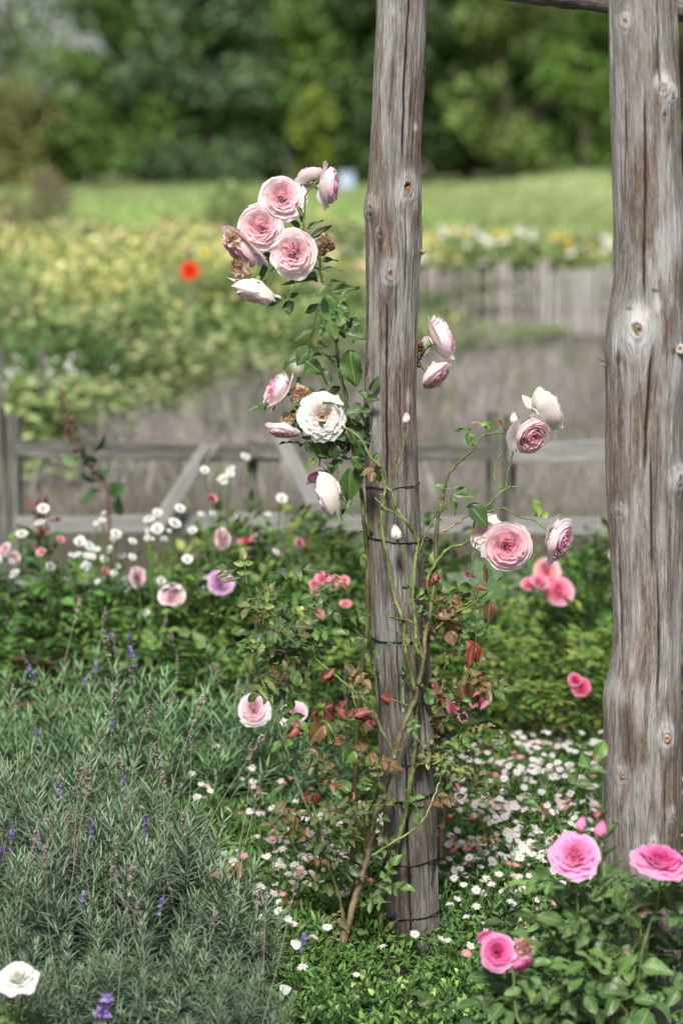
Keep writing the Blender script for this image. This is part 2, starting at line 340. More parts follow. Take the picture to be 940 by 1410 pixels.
# ------------------------------------------------------------------ ground and meadow
def sheet(name, x0, x1, y0, y1, nx, ny, zf, mat, label, ypow=1.0):
    X, Y = np.meshgrid(np.linspace(x0, x1, nx + 1), y0 + (y1 - y0) * np.linspace(0, 1, ny + 1) ** ypow)
    Z = zf(X, Y); mb = MB().add(np.stack([X, Y, Z], -1).reshape(-1, 3), grid(nx, ny), (.1, .1, .1))
    return tag(mb.build(name, mat), label, None, None, 'structure')
def ground_mat(name, stops, scale, stretch=(1, 1, 1), bump=.02):
    m, nt, N, L = newmat(name); out = N.new('ShaderNodeOutputMaterial'); bs = N.new('ShaderNodeBsdfPrincipled'); L.new(bs.outputs[0], out.inputs[0])
    tc = N.new('ShaderNodeTexCoord'); mp = N.new('ShaderNodeMapping'); mp.inputs['Scale'].default_value = stretch; L.new(tc.outputs['Object'], mp.inputs[0])
    ns = N.new('ShaderNodeTexNoise'); ns.inputs['Scale'].default_value = scale; ns.inputs['Detail'].default_value = 8; ns.inputs['Roughness'].default_value = .65; L.new(mp.outputs[0], ns.inputs['Vector'])
    r = N.new('ShaderNodeValToRGB'); e = r.color_ramp.elements
    for k, (p, c) in enumerate(stops):
        if k >= 2: e.new(p)
        e[k].position = p; e[k].color = (*c, 1)
    L.new(ns.outputs['Fac'], r.inputs[0]); L.new(r.outputs[0], bs.inputs['Base Color']); bs.inputs['Roughness'].default_value = .95
    bp = N.new('ShaderNodeBump'); bp.inputs['Distance'].default_value = bump; L.new(ns.outputs['Fac'], bp.inputs['Height']); L.new(bp.outputs[0], bs.inputs['Normal'])
    return m
M_SOIL = ground_mat('soil', [(.35, (.035, .026, .018)), (.55, (.07, .052, .036)), (.7, (.05, .06, .025))], 9)
M_MEADOW = ground_mat('meadow_grass', [(.35, (.21, .25, .10)), (.5, (.27, .33, .13)), (.62, (.34, .36, .17)), (.72, (.29, .35, .14))], .25, (.35, 1, 1), .1)
def zg(X, Y):
    return -.0006 * np.clip(Y - 40, 0, 60) + np.where(Y > 62, .5 * np.exp(-((X - 8.0) / 2.6) ** 2) * np.clip((Y - 62) / 14, 0, 1), 0)
sheet('ground', -900, 900, -30, 1800, 60, 90, lambda X, Y: -.12 * (Y > 60) - .002 + 0 * X, M_SOIL, 'dark garden soil reaching to the horizon', 2.5)
sheet('meadow', -60, 60, 26, 130, 120, 104, lambda X, Y: zg(X, Y) + .06, M_MEADOW, 'green and straw coloured meadow before the wood')
# meadow grass tufts
mb = MB(); n = 26000
Yt = 27 + 62 * rng.random(n) ** 1.3; Xt = (rng.random(n) - .5) * Yt * .34
big = vnoise(Xt * .25 + 50, Yt * .35 + 20, 5)
d = rand_dirs(n, 1.4); hh = .10 + .10 * rng.random(n)
tone = np.where(((Yt > 40) & (Yt < 58) & (Xt < 2))[:, None], np.array([.30, .42, .13]), np.where(big[:, None] > .5, np.array([.31, .36, .15]), np.array([.24, .31, .12])))
mb.scatter(leaf_t(2, 1, .22, 0, .2, .8), bases(d, rand_dirs(n)) * hh[:, None, None], np.c_[Xt, Yt, zg(Xt, Yt) + .04], tone * rng.uniform(.8, 1.2, (n, 1)))
tag(mb.build('grass', M_LEAF), 'rough grass growing over the meadow before the wood', None, None, 'stuff')

# ------------------------------------------------------------------ posts
def build_post(name, D, prof, cracks, knots, pales, darks, label, mat, y_top=-70, y_bot=1420, seed=1, fibre=.0012):
    ys = np.linspace(y_top, y_bot, 760); pr = np.array(prof, float)
    Lx = np.interp(ys, pr[:, 0], pr[:, 1]); Rx = np.interp(ys, pr[:, 0], pr[:, 2])
    k = np.exp(-np.linspace(-2, 2, 21) ** 2); k /= k.sum()
    sm = lambda a: np.convolve(np.pad(a, 10, 'edge'), k, 'valid'); Lx, Rx = sm(Lx), sm(Rx)
    A = np.array([P(x, y, D) for x, y in zip(Lx, ys)]); B = np.array([P(x, y, D) for x, y in zip(Rx, ys)])
    cen = (A + B) / 2; rad = np.linalg.norm(B - A, axis=1) / 2
    S = 300; ang = PI / 2 + np.linspace(0, 2 * PI, S, endpoint=False)          # 0 = +X, -pi/2 = towards the camera
    TT, YY = np.meshgrid(ang, ys)
    R = np.repeat(rad[:, None], S, 1)
    zz = cen[:, 2][:, None]
    sc = S / 300
    R = R * (1 + .05 * (vnoise(TT / (2 * PI) * 6, YY / 170, seed, 6) - .5) * 0.8)
    R = R + fibre * 1.2 * (vnoise(TT / (2 * PI) * 38, YY / 120, seed + 1, 38) - .5) * 2 + fibre * .8 * (vnoise(TT / (2 * PI) * 120, YY / 60, seed + 2, 120) - .5) * 2
    pale = np.zeros_like(R); dark = np.zeros_like(R); rust = np.zeros_like(R)
    pxx = (Lx + Rx)[:, None] / 2 + (Rx - Lx)[:, None] / 2 * np.cos(TT); front = np.sin(TT) < .15
    jag = (vnoise(TT * 30, YY / 14, seed + 3) - .5)
    # hidden side gets cracks and patches too: a coarse set all round
    for q in range(5):
        a0 = q * 1.1 + .5; c_ = a0 + .08 * np.sin(YY / 90 + q); dd = np.abs(np.mod(TT - c_ + PI, 2 * PI) - PI)
        if q in (0, 1, 2): R = R - .004 * np.exp(-(dd / .02) ** 2) * (np.sin(YY / 140 + q) > -.2)
    for path, wpx, dep in cracks:
        p = np.array(path, float); cx = np.interp(ys, p[:, 1], p[:, 0]); inn = np.clip((ys - p[0, 1]) / 40, 0, 1) * np.clip((p[-1, 1] - ys) / 40, 0, 1)
        wig = .8 * (vnoise(np.zeros_like(ys), ys / 22, seed + 9) - .5) * 2
        d = np.abs(pxx - (cx + wig)[:, None]) / (wpx * (.45 + .55 * inn[:, None]))
        g = np.exp(-d ** 2) * front * inn[:, None]; R = R - dep * g; dark = np.maximum(dark, np.clip(g * 1.7 - .25, 0, 1) * .92)
    wu = TT * rad.mean() + 0 * YY; wv = YY / FPX * D + 0 * TT
    for (kx, ky, kr, bump, hole, pl) in knots:
        dx = (pxx - kx); dy = (YY - ky); rr = np.sqrt(dx ** 2 + (dy * .75) ** 2) / kr
        g = np.exp(-(rr / 1.1) ** 2) * front; R = R + bump * g
        wr_ = np.exp(-((dx / kr / 1.7) ** 2 + (dy / kr / 2.6) ** 2)) * front; wu = wu + np.sign(dx) * np.minimum(np.abs(dx), kr) * wr_ * (-1.0) / FPX * D * .95
        rings = np.sin(rr * 7 + jag * 4) * np.exp(-(rr / 1.3) ** 2) * front; R = R + .0010 * rings
        hg = np.exp(-((rr + jag * .12) / .33) ** 4) * front
        R = R - hole * hg; dark = np.maximum(dark, hg * (.75 if hole > .003 else .35))
        pale = np.maximum(pale, np.clip(pl * np.exp(-((rr - .8) / .75) ** 2) * (1 + jag * 1.2), 0, 1) * front)
        rust = np.maximum(rust, .22 * np.exp(-((rr - .3) / .12) ** 2) * front)
    for (x, y, sx, sy, a) in pales:
        g = a * np.clip(1.6 * np.exp(-((pxx - x) / sx) ** 2 - ((YY - y) / sy) ** 2) - .3 + jag * .9, 0, 1) * front; pale = np.maximum(pale, g)
    for (x, y, sx, sy, a) in darks:
        g = a * np.clip(1.6 * np.exp(-((pxx - x) / sx) ** 2 - ((YY - y) / sy) ** 2) - .3 + jag * .9, 0, 1) * front; dark = np.maximum(dark, g)
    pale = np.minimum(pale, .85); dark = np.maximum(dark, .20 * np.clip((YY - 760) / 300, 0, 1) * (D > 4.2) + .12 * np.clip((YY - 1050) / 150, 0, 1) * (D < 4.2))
    V = np.stack([cen[:, 0][:, None] + R * np.cos(TT), cen[:, 1][:, None] + R * np.sin(TT), np.repeat(cen[:, 2][:, None], S, 1)], -1)
    n = len(ys); i = np.arange(n - 1)[:, None] * S; j = np.arange(S)[None]; j2 = (j + 1) % S
    F = np.stack([i + j, i + S + j, i + S + j2, i + j2], -1).reshape(-1, 4)
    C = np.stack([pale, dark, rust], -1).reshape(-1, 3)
    base = cen[-1]
    t = thing(name, base, label, 'wooden post')
    mb = MB().add(V.reshape(-1, 3), F, C, np.stack([wu, wv], -1).reshape(-1, 2))
    cap = np.vstack([V[0], cen[0][None]]); q = np.arange(0, S, 2)
    mb.add(cap, np.stack([q, (q + 1) % S, (q + 2) % S, np.full(len(q), S)], -1), (0, 0, 0))
    mb.build('log', mat, t, base)
    def at(px, py, out=0.0):  # a point just proud of the front surface
        c = np.array([np.interp(py, ys, cen[:, a]) for a in range(3)]); r_ = np.interp(py, ys, rad); l = np.interp(py, ys, Lx); rx = np.interp(py, ys, Rx)
        x = np.clip((px - (l + rx) / 2) / ((rx - l) / 2), -1.4, 1.4)
        if abs(x) <= 1: return np.array([c[0] + r_ * x * (1 + out / r_), c[1] - math.sqrt(max(0, 1 - x * x)) * (r_ + out), c[2]])
        return np.array([c[0] + r_ * x, c[1] - out, c[2]])
    return t, base, at, (ys, cen, rad)
DL, DR = 4.3, 3.95
profL = [(-80, 520, 590), (0, 519, 588.5), (110, 513, 584), (213, 508, 578.5), (262, 506, 579), (278, 503, 579), (300, 502.5, 579), (345, 503.5, 580), (360, 503.5, 577), (400, 504, 576), (470, 503.5, 574.5), (550, 502, 573), (600, 502.5, 574), (650, 504, 576), (740, 507, 579), (820, 510, 584), (890, 513, 590), (950, 517, 594), (1040, 523, 599), (1150, 527.5, 602), (1250, 530.5, 605), (1325, 532, 606.5), (1420, 534, 609)]
crL = [([(563, -70), (563, 0), (558, 78), (554, 170), (553, 238)], 1.5, .009), ([(559, 275), (558, 300), (558, 345), (558, 385), (556, 425)], 1.0, .006),
       ([(533, 400), (531, 440), (531, 500), (531, 560), (532, 640), (532, 700)], 1.3, .008), ([(546, 360), (545, 400), (545, 460)], .9, .004), ([(537, 300), (536, 335), (540, 372)], .8, .004), ([(551, 490), (550, 560), (552, 620)], .7, .003),
       ([(515, 310), (514, 380)], .8, .003), ([(527, 60), (523, 110), (522, 180)], .9, .003), ([(542, 820), (546, 900), (549, 960), (553, 1000)], 1.0, .005), ([(555, 1000), (557, 1025), (559, 1118), (562, 1212), (564, 1265), (566, 1330)], 1.5, .010), ([(526, 860), (530, 960)], .7, .003), ([(577, 900), (583, 980), (588, 1060)], .8, .003), ([(590, 1120), (592, 1250)], .7, .003)]
knL = [(560, 258, 13, .0035, .012, .55), (511, 286, 10, .005, .002, .2), (537, 376, 12, .004, .003, .35), (523, 322, 7, .001, .004, 0), (532, 494, 5, .001, .003, .2), (553, 80, 3, 0, .002, 0)]
paL = [(531, 40, 5, 70, .45), (528, 170, 5, 60, .4), (556, 160, 5, 50, .45), (548, 265, 6, 22, .9), (573, 265, 5, 25, .85), (577, 30, 6, 50, .4), (571, 175, 3, 6, .9), (560, 310, 5, 35, .55), (545, 380, 9, 30, .35), (563, 545, 5, 12, .7), (563, 440, 4, 25, .4), (514, 440, 7, 70, .25), (512, 60, 5, 120, .2), (535, 15, 10, 12, .4), (518, 540, 7, 90, .25)]
daL = [(524, 335, 4, 18, .75), (537, 395, 5, 16, .5), (512, 295, 6, 14, .5), (540, 120, 6, 60, .25), (510, 690, 6, 40, .55), (515, 650, 8, 12, .4), (545, 1010, 28, 10, .3), (527, 790, 8, 40, .35)]
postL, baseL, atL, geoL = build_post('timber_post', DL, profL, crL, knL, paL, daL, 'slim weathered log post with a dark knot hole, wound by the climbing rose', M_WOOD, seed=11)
profR = [(-80, 833, 926), (0, 836, 929), (40, 837, 932), (115, 839, 935), (230, 842.5, 937), (310, 844, 940), (370, 843.5, 940), (410, 840, 941), (450, 834, 943), (485, 831, 945), (510, 832, 944), (560, 834, 939), (600, 834.5, 937), (650, 835, 939), (700, 837, 938), (800, 841, 938), (880, 843.5, 938), (925, 838, 937), (950, 831, 936), (965, 829.5, 937), (1000, 831.5, 938), (1100, 829.5, 937), (1200, 831, 935), (1300, 832, 934), (1420, 833, 936)]
crR = [([(900, -60), (900, 10), (901, 60), (901, 130), (899, 150)], 1.4, .009), ([(881, 120), (881, 170), (882, 230), (881, 310), (879, 380), (881, 428)], 1.5, .009), ([(894, 462), (888, 495), (884, 560), (881, 625), (880, 660)], 1.7, .010), ([(889, 600), (890, 700), (892, 800)], 1.4, .009),
       ([(899, 765), (901, 850), (901, 905), (897, 990)], 1.6, .010), ([(913, 930), (916, 985), (922, 1000)], 1.3, .007), ([(912, 1015), (909, 1080), (910, 1160)], 1.3, .008), ([(914, 80), (917, 120)], 1.2, .006), ([(915, 160), (914, 230)], .9, .004), ([(937, 330), (936, 420), (934, 460)], 1.4, .007), ([(925, 330), (925, 450)], .9, .004),
       ([(843, 500), (846, 550)], 1.4, .006), ([(848, 720), (850, 820), (852, 930)], 1.1, .005), ([(918, 680), (919, 780)], 1.2, .006), ([(866, 1080), (868, 1150)], 1.2, .005), ([(855, 120), (856, 300)], .8, .003), ([(862, 520), (861, 640)], .8, .003)]
knR = [(871, 449, 17, .008, .008, .8), (905, 118, 9, .007, .001, .95), (917, 130, 8, .005, .001, .8), (857, 31, 7, .004, .004, .5), (911, 1004, 11, .004, .006, .6), (851, 1057, 8, .003, .005, .35), (928, 655, 11, .007, .002, .85), (918, 1111, 7, .004, .001, .5), (892, 1145, 5, .003, .004, .3), (849, 700, 7, .003, .001, .3), (908, 160, 4, 0, .006, 0)]
paR = [(907, 340, 12, 45, .75), (925, 320, 12, 40, .85), (868, 160, 9, 45, .5), (930, 30, 5, 25, .9), (848, 460, 14, 26, .6), (860, 560, 6, 60, .45), (898, 415, 6, 12, .95), (925, 505, 12, 30, .65), (905, 540, 8, 60, .4), (866, 700, 6, 40, .5), (905, 720, 8, 40, .4), (873, 960, 8, 40, .6), (847, 945, 7, 22, .5), (898, 1070, 6, 40, .45), (905, 240, 5, 60, .45), (846, 250, 4, 140, .3), (872, 820, 5, 50, .35), (928, 860, 9, 110, .45), (885, 640, 4, 120, .3), (868, 10, 14, 30, .3), (880, 1210, 20, 40, .25)]
daR = [(846, 490, 4, 14, .8), (908, 160, 3, 10, .8), (895, 397, 6, 3, .8), (861, 422, 6, 3, .7), (845, 520, 5, 30, .35), (860, 350, 12, 60, .3), (920, 480, 5, 7, .6), (858, 1000, 12, 50, .3), (838, 1080, 8, 60, .3), (905, 1000, 3, 8, .5)]
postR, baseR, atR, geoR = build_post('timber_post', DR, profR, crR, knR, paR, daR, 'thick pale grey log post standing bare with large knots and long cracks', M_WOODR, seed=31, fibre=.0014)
# knot stubs and splinters
def stub(at, base, par, x, y, r_, col, L_=.008, seed=0):
    r = np.random.default_rng(seed); c = at(x, y, -.001); ax = nrm(c - np.array([c[0], DL + 1, c[2]])); ax = nrm(np.array([(x - 0) * 0, -1, 0]) + r.normal(size=3) * .15)
    Mx = basis(ax); ang = np.linspace(0, 2 * PI, 13); rows = []
    for (q, h) in ((1.15, 0), (1.0, .7), (.8, 1.0), (.35, .75), (.05, .3)):
        rr = q * r_ * (1 + .12 * np.sin(ang * 3 + seed)); rows.append(np.stack([rr * np.cos(ang), rr * 1.3 * np.sin(ang), np.full(13, h * L_)], -1))
    V = np.array(rows).reshape(-1, 3) @ Mx.T + c
    MB().add(V, grid(12, 4), col).build('knot', M_STEM, par, base)
stub(atR, baseR, postR, 872, 451, .0075, (.17, .14, .075), .008, 1)
stub(atR, baseR, postR, 911, 1005, .0055, (.36, .24, .13), .008, 2)
stub(atR, baseR, postR, 851, 1057, .004, (.20, .14, .08), .006, 3)
stub(atR, baseR, postR, 931, 479, .007, (.36, .31, .27), .012, 4)
stub(atL, baseL, postL, 560, 261, .0045, (.25, .10, .04), .003, 5)
for at, base, par, x, y, d, l in ((atR, baseR, postR, 831, 497, (-1, -.2, .5), .012), (atR, baseR, postR, 832, 503, (-1, -.3, .1), .010), (atL, baseL, postL, 579, 350, (1, -.2, .4), .010), (atL, baseL, postL, 578, 345, (.6, -.2, -.3), .008), (atL, baseL, postL, 578.5, 318, (1, -.1, .6), .006), (atL, baseL, postL, 503, 322, (-.7, 0, 1), .008), (atL, baseL, postL, 583, 95, (.8, 0, -1), .006)):
    c = at(x, y, -.001); d = nrm(d)
    V, F, UV = tube([c, c + d * l * .6, c + d * l + np.array([0, 0, .002])], [.0028, .002, .0004], 6)
    MB().add(V, F, (.16, .12, .09), UV).build('splinter', M_STEM, par, base)
# wires round the posts
def wire(geo, base, par, y, tilt, r_=.0009, tail=None, roll=0.0):
    ys, cen, rad = geo; c = np.array([np.interp(y, ys, cen[:, a]) for a in range(3)]); R = np.interp(y, ys, rad) + .0016
    a = np.linspace(0, 2 * PI, 49)
    p = np.stack([c[0] + R * np.cos(a), c[1] + R * np.sin(a), c[2] + tilt * np.cos(a) + roll * np.sin(a) + .0008 * np.sin(a * 5 + y)], -1)
    mb = MB(); mb.add(*tube(p, r_, 6)[:2], (.02, .02, .02))
    if tail:
        for pts in tail:
            q = smooth_path(pts, 5); mb.add(*tube(q, r_ * .9, 5)[:2], (.02, .02, .02))
    mb.build('wire_tie', M_WIRE, par, base)
A_ = lambda x, y, o=.004: atL(x, y, o)
wire(geoL, baseL, postL, 667, .0022)
wire(geoL, baseL, postL, 741, -.005, .0011, [[A_(570, 742), A_(585, 745), A_(603, 742)], [A_(572, 744), A_(588, 740), A_(602, 748)], [A_(590, 747), A_(596, 741), A_(598, 749)], [A_(508, 733), A_(502, 732), A_(495, 731)]])
wire(geoL, baseL, postL, 877, .0006, .0013, [[A_(575, 876), A_(588, 870), A_(592, 868)], [A_(580, 876), A_(588, 880), A_(591, 884)]])
wire(geoL, baseL, postL, 1044, -.004, .0011)
wire(geoL, baseL, postL, 1093, .010, .0011)
wire(geoL, baseL, postL, 1181, .006, .0012, [[A_(596, 1175), A_(594, 1188), A_(590, 1210)], [A_(598, 1174), A_(600, 1160), A_(603, 1140)], [A_(594, 1178), A_(600, 1180), A_(590, 1184)]])
wire(geoL, baseL, postL, 1254, .006, .0011)
wire(geoR, baseR, postR, 1208, -.001, .0012, [[atR(884, 1205, .004), atR(893, 1198, .008), atR(905, 1210, .004)], [atR(893, 1211, .004), atR(908, 1204, .008), atR(914, 1213, .004)]])
# crossbeam
ax = [P(560, -34, 4.35), P(640, -26, 4.25), P(720, -16, 4.15), P(800, -6, 4.08), P(870, 2, 4.05), P(1000, 14, 4.03)]
pth = smooth_path(ax, 30); S = 60; V, F, UV = tube(pth, .024, S)
Vr = V.reshape(-1, S, 3); cc = pth[:, None]; nn = vnoise(np.linspace(0, 10, S)[None] + 0 * Vr[..., 0], np.linspace(0, 30, len(pth))[:, None] + 0 * Vr[..., 0], 3)
V = (cc + (Vr - cc) * (1 + .12 * (nn - .5))[..., None]).reshape(-1, 3)
# local z along the beam so that the grain follows it
dv = nrm(pth[-1] - pth[0]); Mx = basis(dv)
bm_ = MB().add((V - pth[0]) @ Mx, F, (0, 0, 0), UV).build('crossbeam', M_BEAM)
bm_.matrix_world = Matrix([[*Mx[i], pth[0][i]] for i in range(3)] + [[0, 0, 0, 1]])
tag(bm_, 'rough log crossbeam meeting the thick post at its top', 'beam')

# ------------------------------------------------------------------ climbing rose
R1 = lambda x, y: (290 + x / 3.76, 210 + y / 3.76)
R2 = lambda x, y: (340 + x / 3.615, 440 + y / 3.615)
R3 = lambda x, y: (560 + x / 3.523, 500 + y / 3.523)
R4 = lambda x, y: (300 + x / 2.35, 720 + y / 2.35)
R5 = lambda x, y: (380 + x / 2.765, 1040 + y / 2.765)
rb = P(470, 1375, 4.2); rb[2] = 0
rose = thing('climbing_rose', rb, 'tall climbing rose with cream and pink blooms tied to the slim post', 'climbing rose')
GRN = (.14, .22, .05); BRN = (.19, .13, .08); DRK = (.06, .10, .03); OLV = (.16, .17, .05)
TH_T = leaf_t(3, 2, .25, .8, -.35, .35)
def cane(pts, r0, r1, c0, c1, name='cane', par=rose, base=rb, thorns=0, D=None, seed=0):
    r = np.random.default_rng(seed + 100); w_ = []
    for p in pts:
        w_.append(P(*p) if len(p) == 3 else P(p[0], p[1], D))
    r0 *= .88; r1 *= .85; p = smooth_path(w_, 8); p = p + r.normal(size=p.shape) * .0006
    n = len(p); rad = np.linspace(r0, r1, n) * (1 + .08 * r.normal(size=n)); rad[::9] *= 1.16
    V, F, UV = tube(p, rad, 9); t = np.repeat(np.linspace(0, 1, n), 9)[:, None]
    C = np.array(c0) * (1 - t) + np.array(c1) * t; mott = vnoise(np.arange(n) * .35, np.zeros(n) + seed, 4); C = C * np.repeat(.45 + .6 * mott, 9)[:, None]
    mb = MB().add(V, F, C, UV)
    if thorns:
        k = r.integers(2, n - 2, thorns); tan = nrm(np.gradient(p, axis=0))[k]; sd = nrm(np.cross(tan, rand_dirs(thorns, 0, r))); sd[:, 1] *= .4; sd = nrm(sd)
        mb.scatter(TH_T, bases(sd + np.array([0, 0, -.2]), tan) * (r.uniform(.004, .007, thorns))[:, None, None], p[k] + sd * rad[k][:, None] * .7, np.array([.24, .12, .06]))
        mb.scatter(TH_T, bases(sd + np.array([0, 0, -.2]), np.cross(tan, sd)) * (r.uniform(.005, .009, thorns))[:, None, None], p[k] + sd * rad[k][:, None] * .7, np.array([.24, .13, .07]))
    mb.build(name, M_STEM, par, base); return p
F_ = 4.22  # in front of the post
cane([(478, 1390, 4.3), (483, 1240, 4.3), (488, 1120, 4.3), (491, 1018, 4.3), (493, 975, 4.3), (500, 911, 4.3), (505, 869, 4.3), (506, 805, 4.3), (506, 770, 4.3), (501, 717, 4.28), (499, 689, 4.28), (490, 640, 4.27), (480, 584, 4.27), (475, 540, 4.27), (467, 512, 4.27), (462, 468, 4.27), (454, 440, 4.27), (447, 405, 4.27), (441, 375, 4.27), (437, 350, 4.27), (420, 318, 4.27)], .0060, .0026, (.16, .14, .06), (.10, .15, .04), thorns=34, seed=1)
cane([(522, 1330, 4.24), (522, 1304, 4.23), (528, 1242, F_), (539, 1185, F_), (557, 1127, 4.23), (564, 1082, F_), (570, 1047, F_), (572, 1018, 4.23), (572, 967, F_), (566, 924, F_), (557, 890, F_), (555, 856, F_), (542, 818, 4.23), (532, 762, F_), (525, 722, 4.22), (528, 690, 4.22), (531, 656, 4.22), (522, 640, 4.21), (511, 631, 4.21), (495, 603, 4.22), (472, 587, 4.23)], .0056, .0025, (.13, .16, .05), (.24, .29, .11), thorns=40, seed=2)
cane([(415, 1410, 4.12), (430, 1385, 4.12), (467, 1311, 4.12), (488, 1239, 4.14), (507, 1174, 4.16), (514, 1130, 4.17), (530, 1085, 4.18), (539, 1060, 4.19), (546, 1030, 4.2), (555, 1001, 4.2), (572, 958, 4.21), (583, 907, 4.22), (585, 877, 4.24), (594, 831, 4.25), (599, 775, 4.26), (602, 720, 4.27), (607, 699, 4.27), (610, 682, 4.27), (615, 659, 4.27), (631, 636, 4.27), (650, 620, 4.27), (662, 602, 4.27), (682, 596, 4.27), (704, 598, 4.27)], .0080, .0016, (.18, .12, .075), (.12, .17, .055), thorns=36, seed=3)
cane([(445, 1410, 4.15), (462, 1330, 4.15), (470, 1290, 4.15), (474, 1279, 4.15), (467, 1235, 4.15), (449, 1181, 4.15), (440, 1140, 4.15), (427, 1100, 4.15)], .0045, .003, BRN, (.17, .23, .09), thorns=10, seed=4)
cane([(485, 1214, 4.15), (449, 1174, 4.15), (427, 1120, 4.15), (415, 1094, 4.15), (398, 1043, 4.15), (381, 992, 4.15), (366, 950, 4.15), (352, 915, 4.15)], .0038, .0018, (.18, .24, .10), (.12, .17, .06), thorns=10, seed=5)
cane([(543, 1045, 4.19), (540, 1035, 4.19), (525, 1005, 4.18), (508, 971, 4.17), (470, 937, 4.17), (428, 903, 4.17), (398, 877, 4.17), (378, 848, 4.17), (360, 822, 4.17), (352, 808, 4.17)], .0034, .0016, (.17, .24, .09), (.17, .24, .08), thorns=14, seed=6)
cane([(583, 907, 4.22), (572, 890, 4.21), (572, 860, 4.22), (568, 820, 4.22), (573, 762, 4.22), (575, 745, 4.22), (560, 720, 4.22), (546, 700, 4.22), (540, 680, 4.22), (531, 668, 4.22), (524, 650, 4.22)], .0042, .002, (.19, .24, .08), (.2, .28, .09), thorns=14, seed=7)
cane([(575, 745, 4.22), (562, 722, 4.21), (545, 708, 4.21), (530, 700, 4.21), (516, 685, 4.22)], .003, .0014, GRN, GRN, seed=8)
cane([(583, 907, 4.22), (568, 860, 4.22), (551, 853, 4.21), (540, 850, 4.2), (532, 849, 4.19)], .0034, .0014, OLV, GRN, seed=9)
cane([(542, 700, 4.22), (542, 678, 4.22), (546, 645, 4.22), (554, 620, 4.22), (556, 600, 4.22), (557, 588, 4.22)], .0016, .0011, GRN, (.2, .28, .10), seed=10)
cane([(594, 831, 4.25), (588, 800, 4.24), (598, 778, 4.25), (617, 755, 4.26), (642, 747, 4.26), (654, 718, 4.26), (672, 695, 4.26), (696, 673, 4.27), (713, 670, 4.27)], .0034, .0016, GRN, GRN, thorns=8, seed=11)
cane([(696, 673, 4.27), (698, 653, 4.27), (703, 635, 4.27), (708, 615, 4.27)], .0019, .0013, GRN, (.2, .27, .10), seed=12)
cane([(607, 733, 4.26), (628, 721, 4.26), (645, 710, 4.26), (668, 712, 4.27)], .0024, .0018, (.30, .20, .11), BRN, seed=13)
cane([(664, 706, 4.26), (676, 703, 4.26), (693, 700, 4.26), (706, 707, 4.26), (719, 713, 4.26), (736, 717, 4.26), (753, 731, 4.26)], .0016, .0016, OLV, GRN, thorns=3, seed=14)
cane([(606, 1180, 4.33), (608, 1148, 4.33), (612, 1120, 4.33), (614, 1083, 4.33), (604, 1050, 4.3), (600, 1000, 4.3), (606, 940, 4.3), (620, 900, 4.3)], .0048, .0025, (.15, .08, .05), GRN, thorns=6, seed=15)
cane([(510, 1180, 4.17), (540, 1160, 4.17), (575, 1138, 4.19), (592, 1110, 4.2), (604, 1078, 4.22)], .0030, .0014, GRN, (.32, .38, .16), thorns=6, seed=16)
cane([(600, 865, 4.25), (625, 845, 4.25), (660, 825, 4.25), (690, 795, 4.25)], .0022, .0014, OLV, GRN, seed=17)
cane([(652, 790, 4.25), (650, 770, 4.25), (656, 745, 4.25), (668, 740, 4.25)], .0016, .0013, GRN, GRN, seed=18)
cane([(608, 690, 4.27), (596, 715, 4.27), (582, 745, 4.26), (577, 760, 4.25)], .0022, .0018, GRN, GRN, seed=19)
cane([(572, 967, 4.22), (562, 972, 4.21), (548, 966, 4.2), (537, 963, 4.19)], .0025, .0014, (.24, .33, .11), (.2, .2, .08), seed=20)
cane([(555, 980, 4.21), (555, 930, 4.21), (554, 890, 4.21)], .0020, .0012, (.24, .33, .11), GRN, seed=21)
cane([(437, 350, 4.27), (425, 330, 4.27), (418, 319, 4.27), (419, 290, 4.27), (421, 270, 4.27), (428, 258, 4.27), (436, 250, 4.28)], .0021, .0014, (.12, .17, .05), (.2, .2, .07), seed=22)
cane([(441, 372, 4.27), (418, 360, 4.29), (400, 352, 4.3), (390, 350, 4.3)], .0018, .0015, DRK, GRN, seed=23)
cane([(425, 330, 4.28), (405, 310, 4.3), (392, 290, 4.3), (388, 275, 4.3)], .0018, .0015, DRK, GRN, seed=24)
cane([(436, 366, 4.28), (400, 350, 4.31), (375, 335, 4.31), (362, 315, 4.3)], .0018, .0015, DRK, GRN, seed=25)
cane([(400, 352, 4.31), (378, 368, 4.30), (362, 385, 4.29), (350, 392, 4.28)], .0017, .0014, GRN, GRN, seed=26)
cane([(437, 355, 4.29), (440, 340, 4.29), (446, 330, 4.29)], .0016, .0012, GRN, BRN, seed=27)
cane([(411, 380 - 4, 4.26), (406, 392, 4.26), (400, 405, 4.26), (399, 415, 4.26)], .0012, .001, GRN, GRN, seed=28)
cane([(447, 405, 4.27), (438, 425, 4.26), (432, 450, 4.26), (424, 480, 4.26), (419, 510, 4.26), (412, 530, 4.27), (404, 545, 4.28)], .0016, .0014, DRK, GRN, seed=29)
cane([(412, 530, 4.27), (395, 540, 4.28), (388, 542, 4.28)], .0015, .0014, GRN, GRN, seed=30)
cane([(472, 587, 4.23), (455, 592, 4.25), (420, 590, 4.27), (400, 583, 4.27)], .0020, .0015, GRN, GRN, seed=31)
cane([(490, 640, 4.25), (475, 650, 4.25), (465, 670, 4.26)], .0018, .0014, DRK, GRN, seed=32)
cane([(575, 500, 4.36), (583, 485, 4.33), (592, 475, 4.31)], .0020, .0016, DRK, GRN, seed=33)
cane([(574, 490, 4.36), (580, 505, 4.33), (590, 515, 4.31)], .0020, .0016, DRK, GRN, seed=34)
cane([(690, 673, 4.27), (680, 650, 4.3), (706, 602, 4.3), (735, 575, 4.3)], .0014, .0014, GRN, GRN, seed=35)
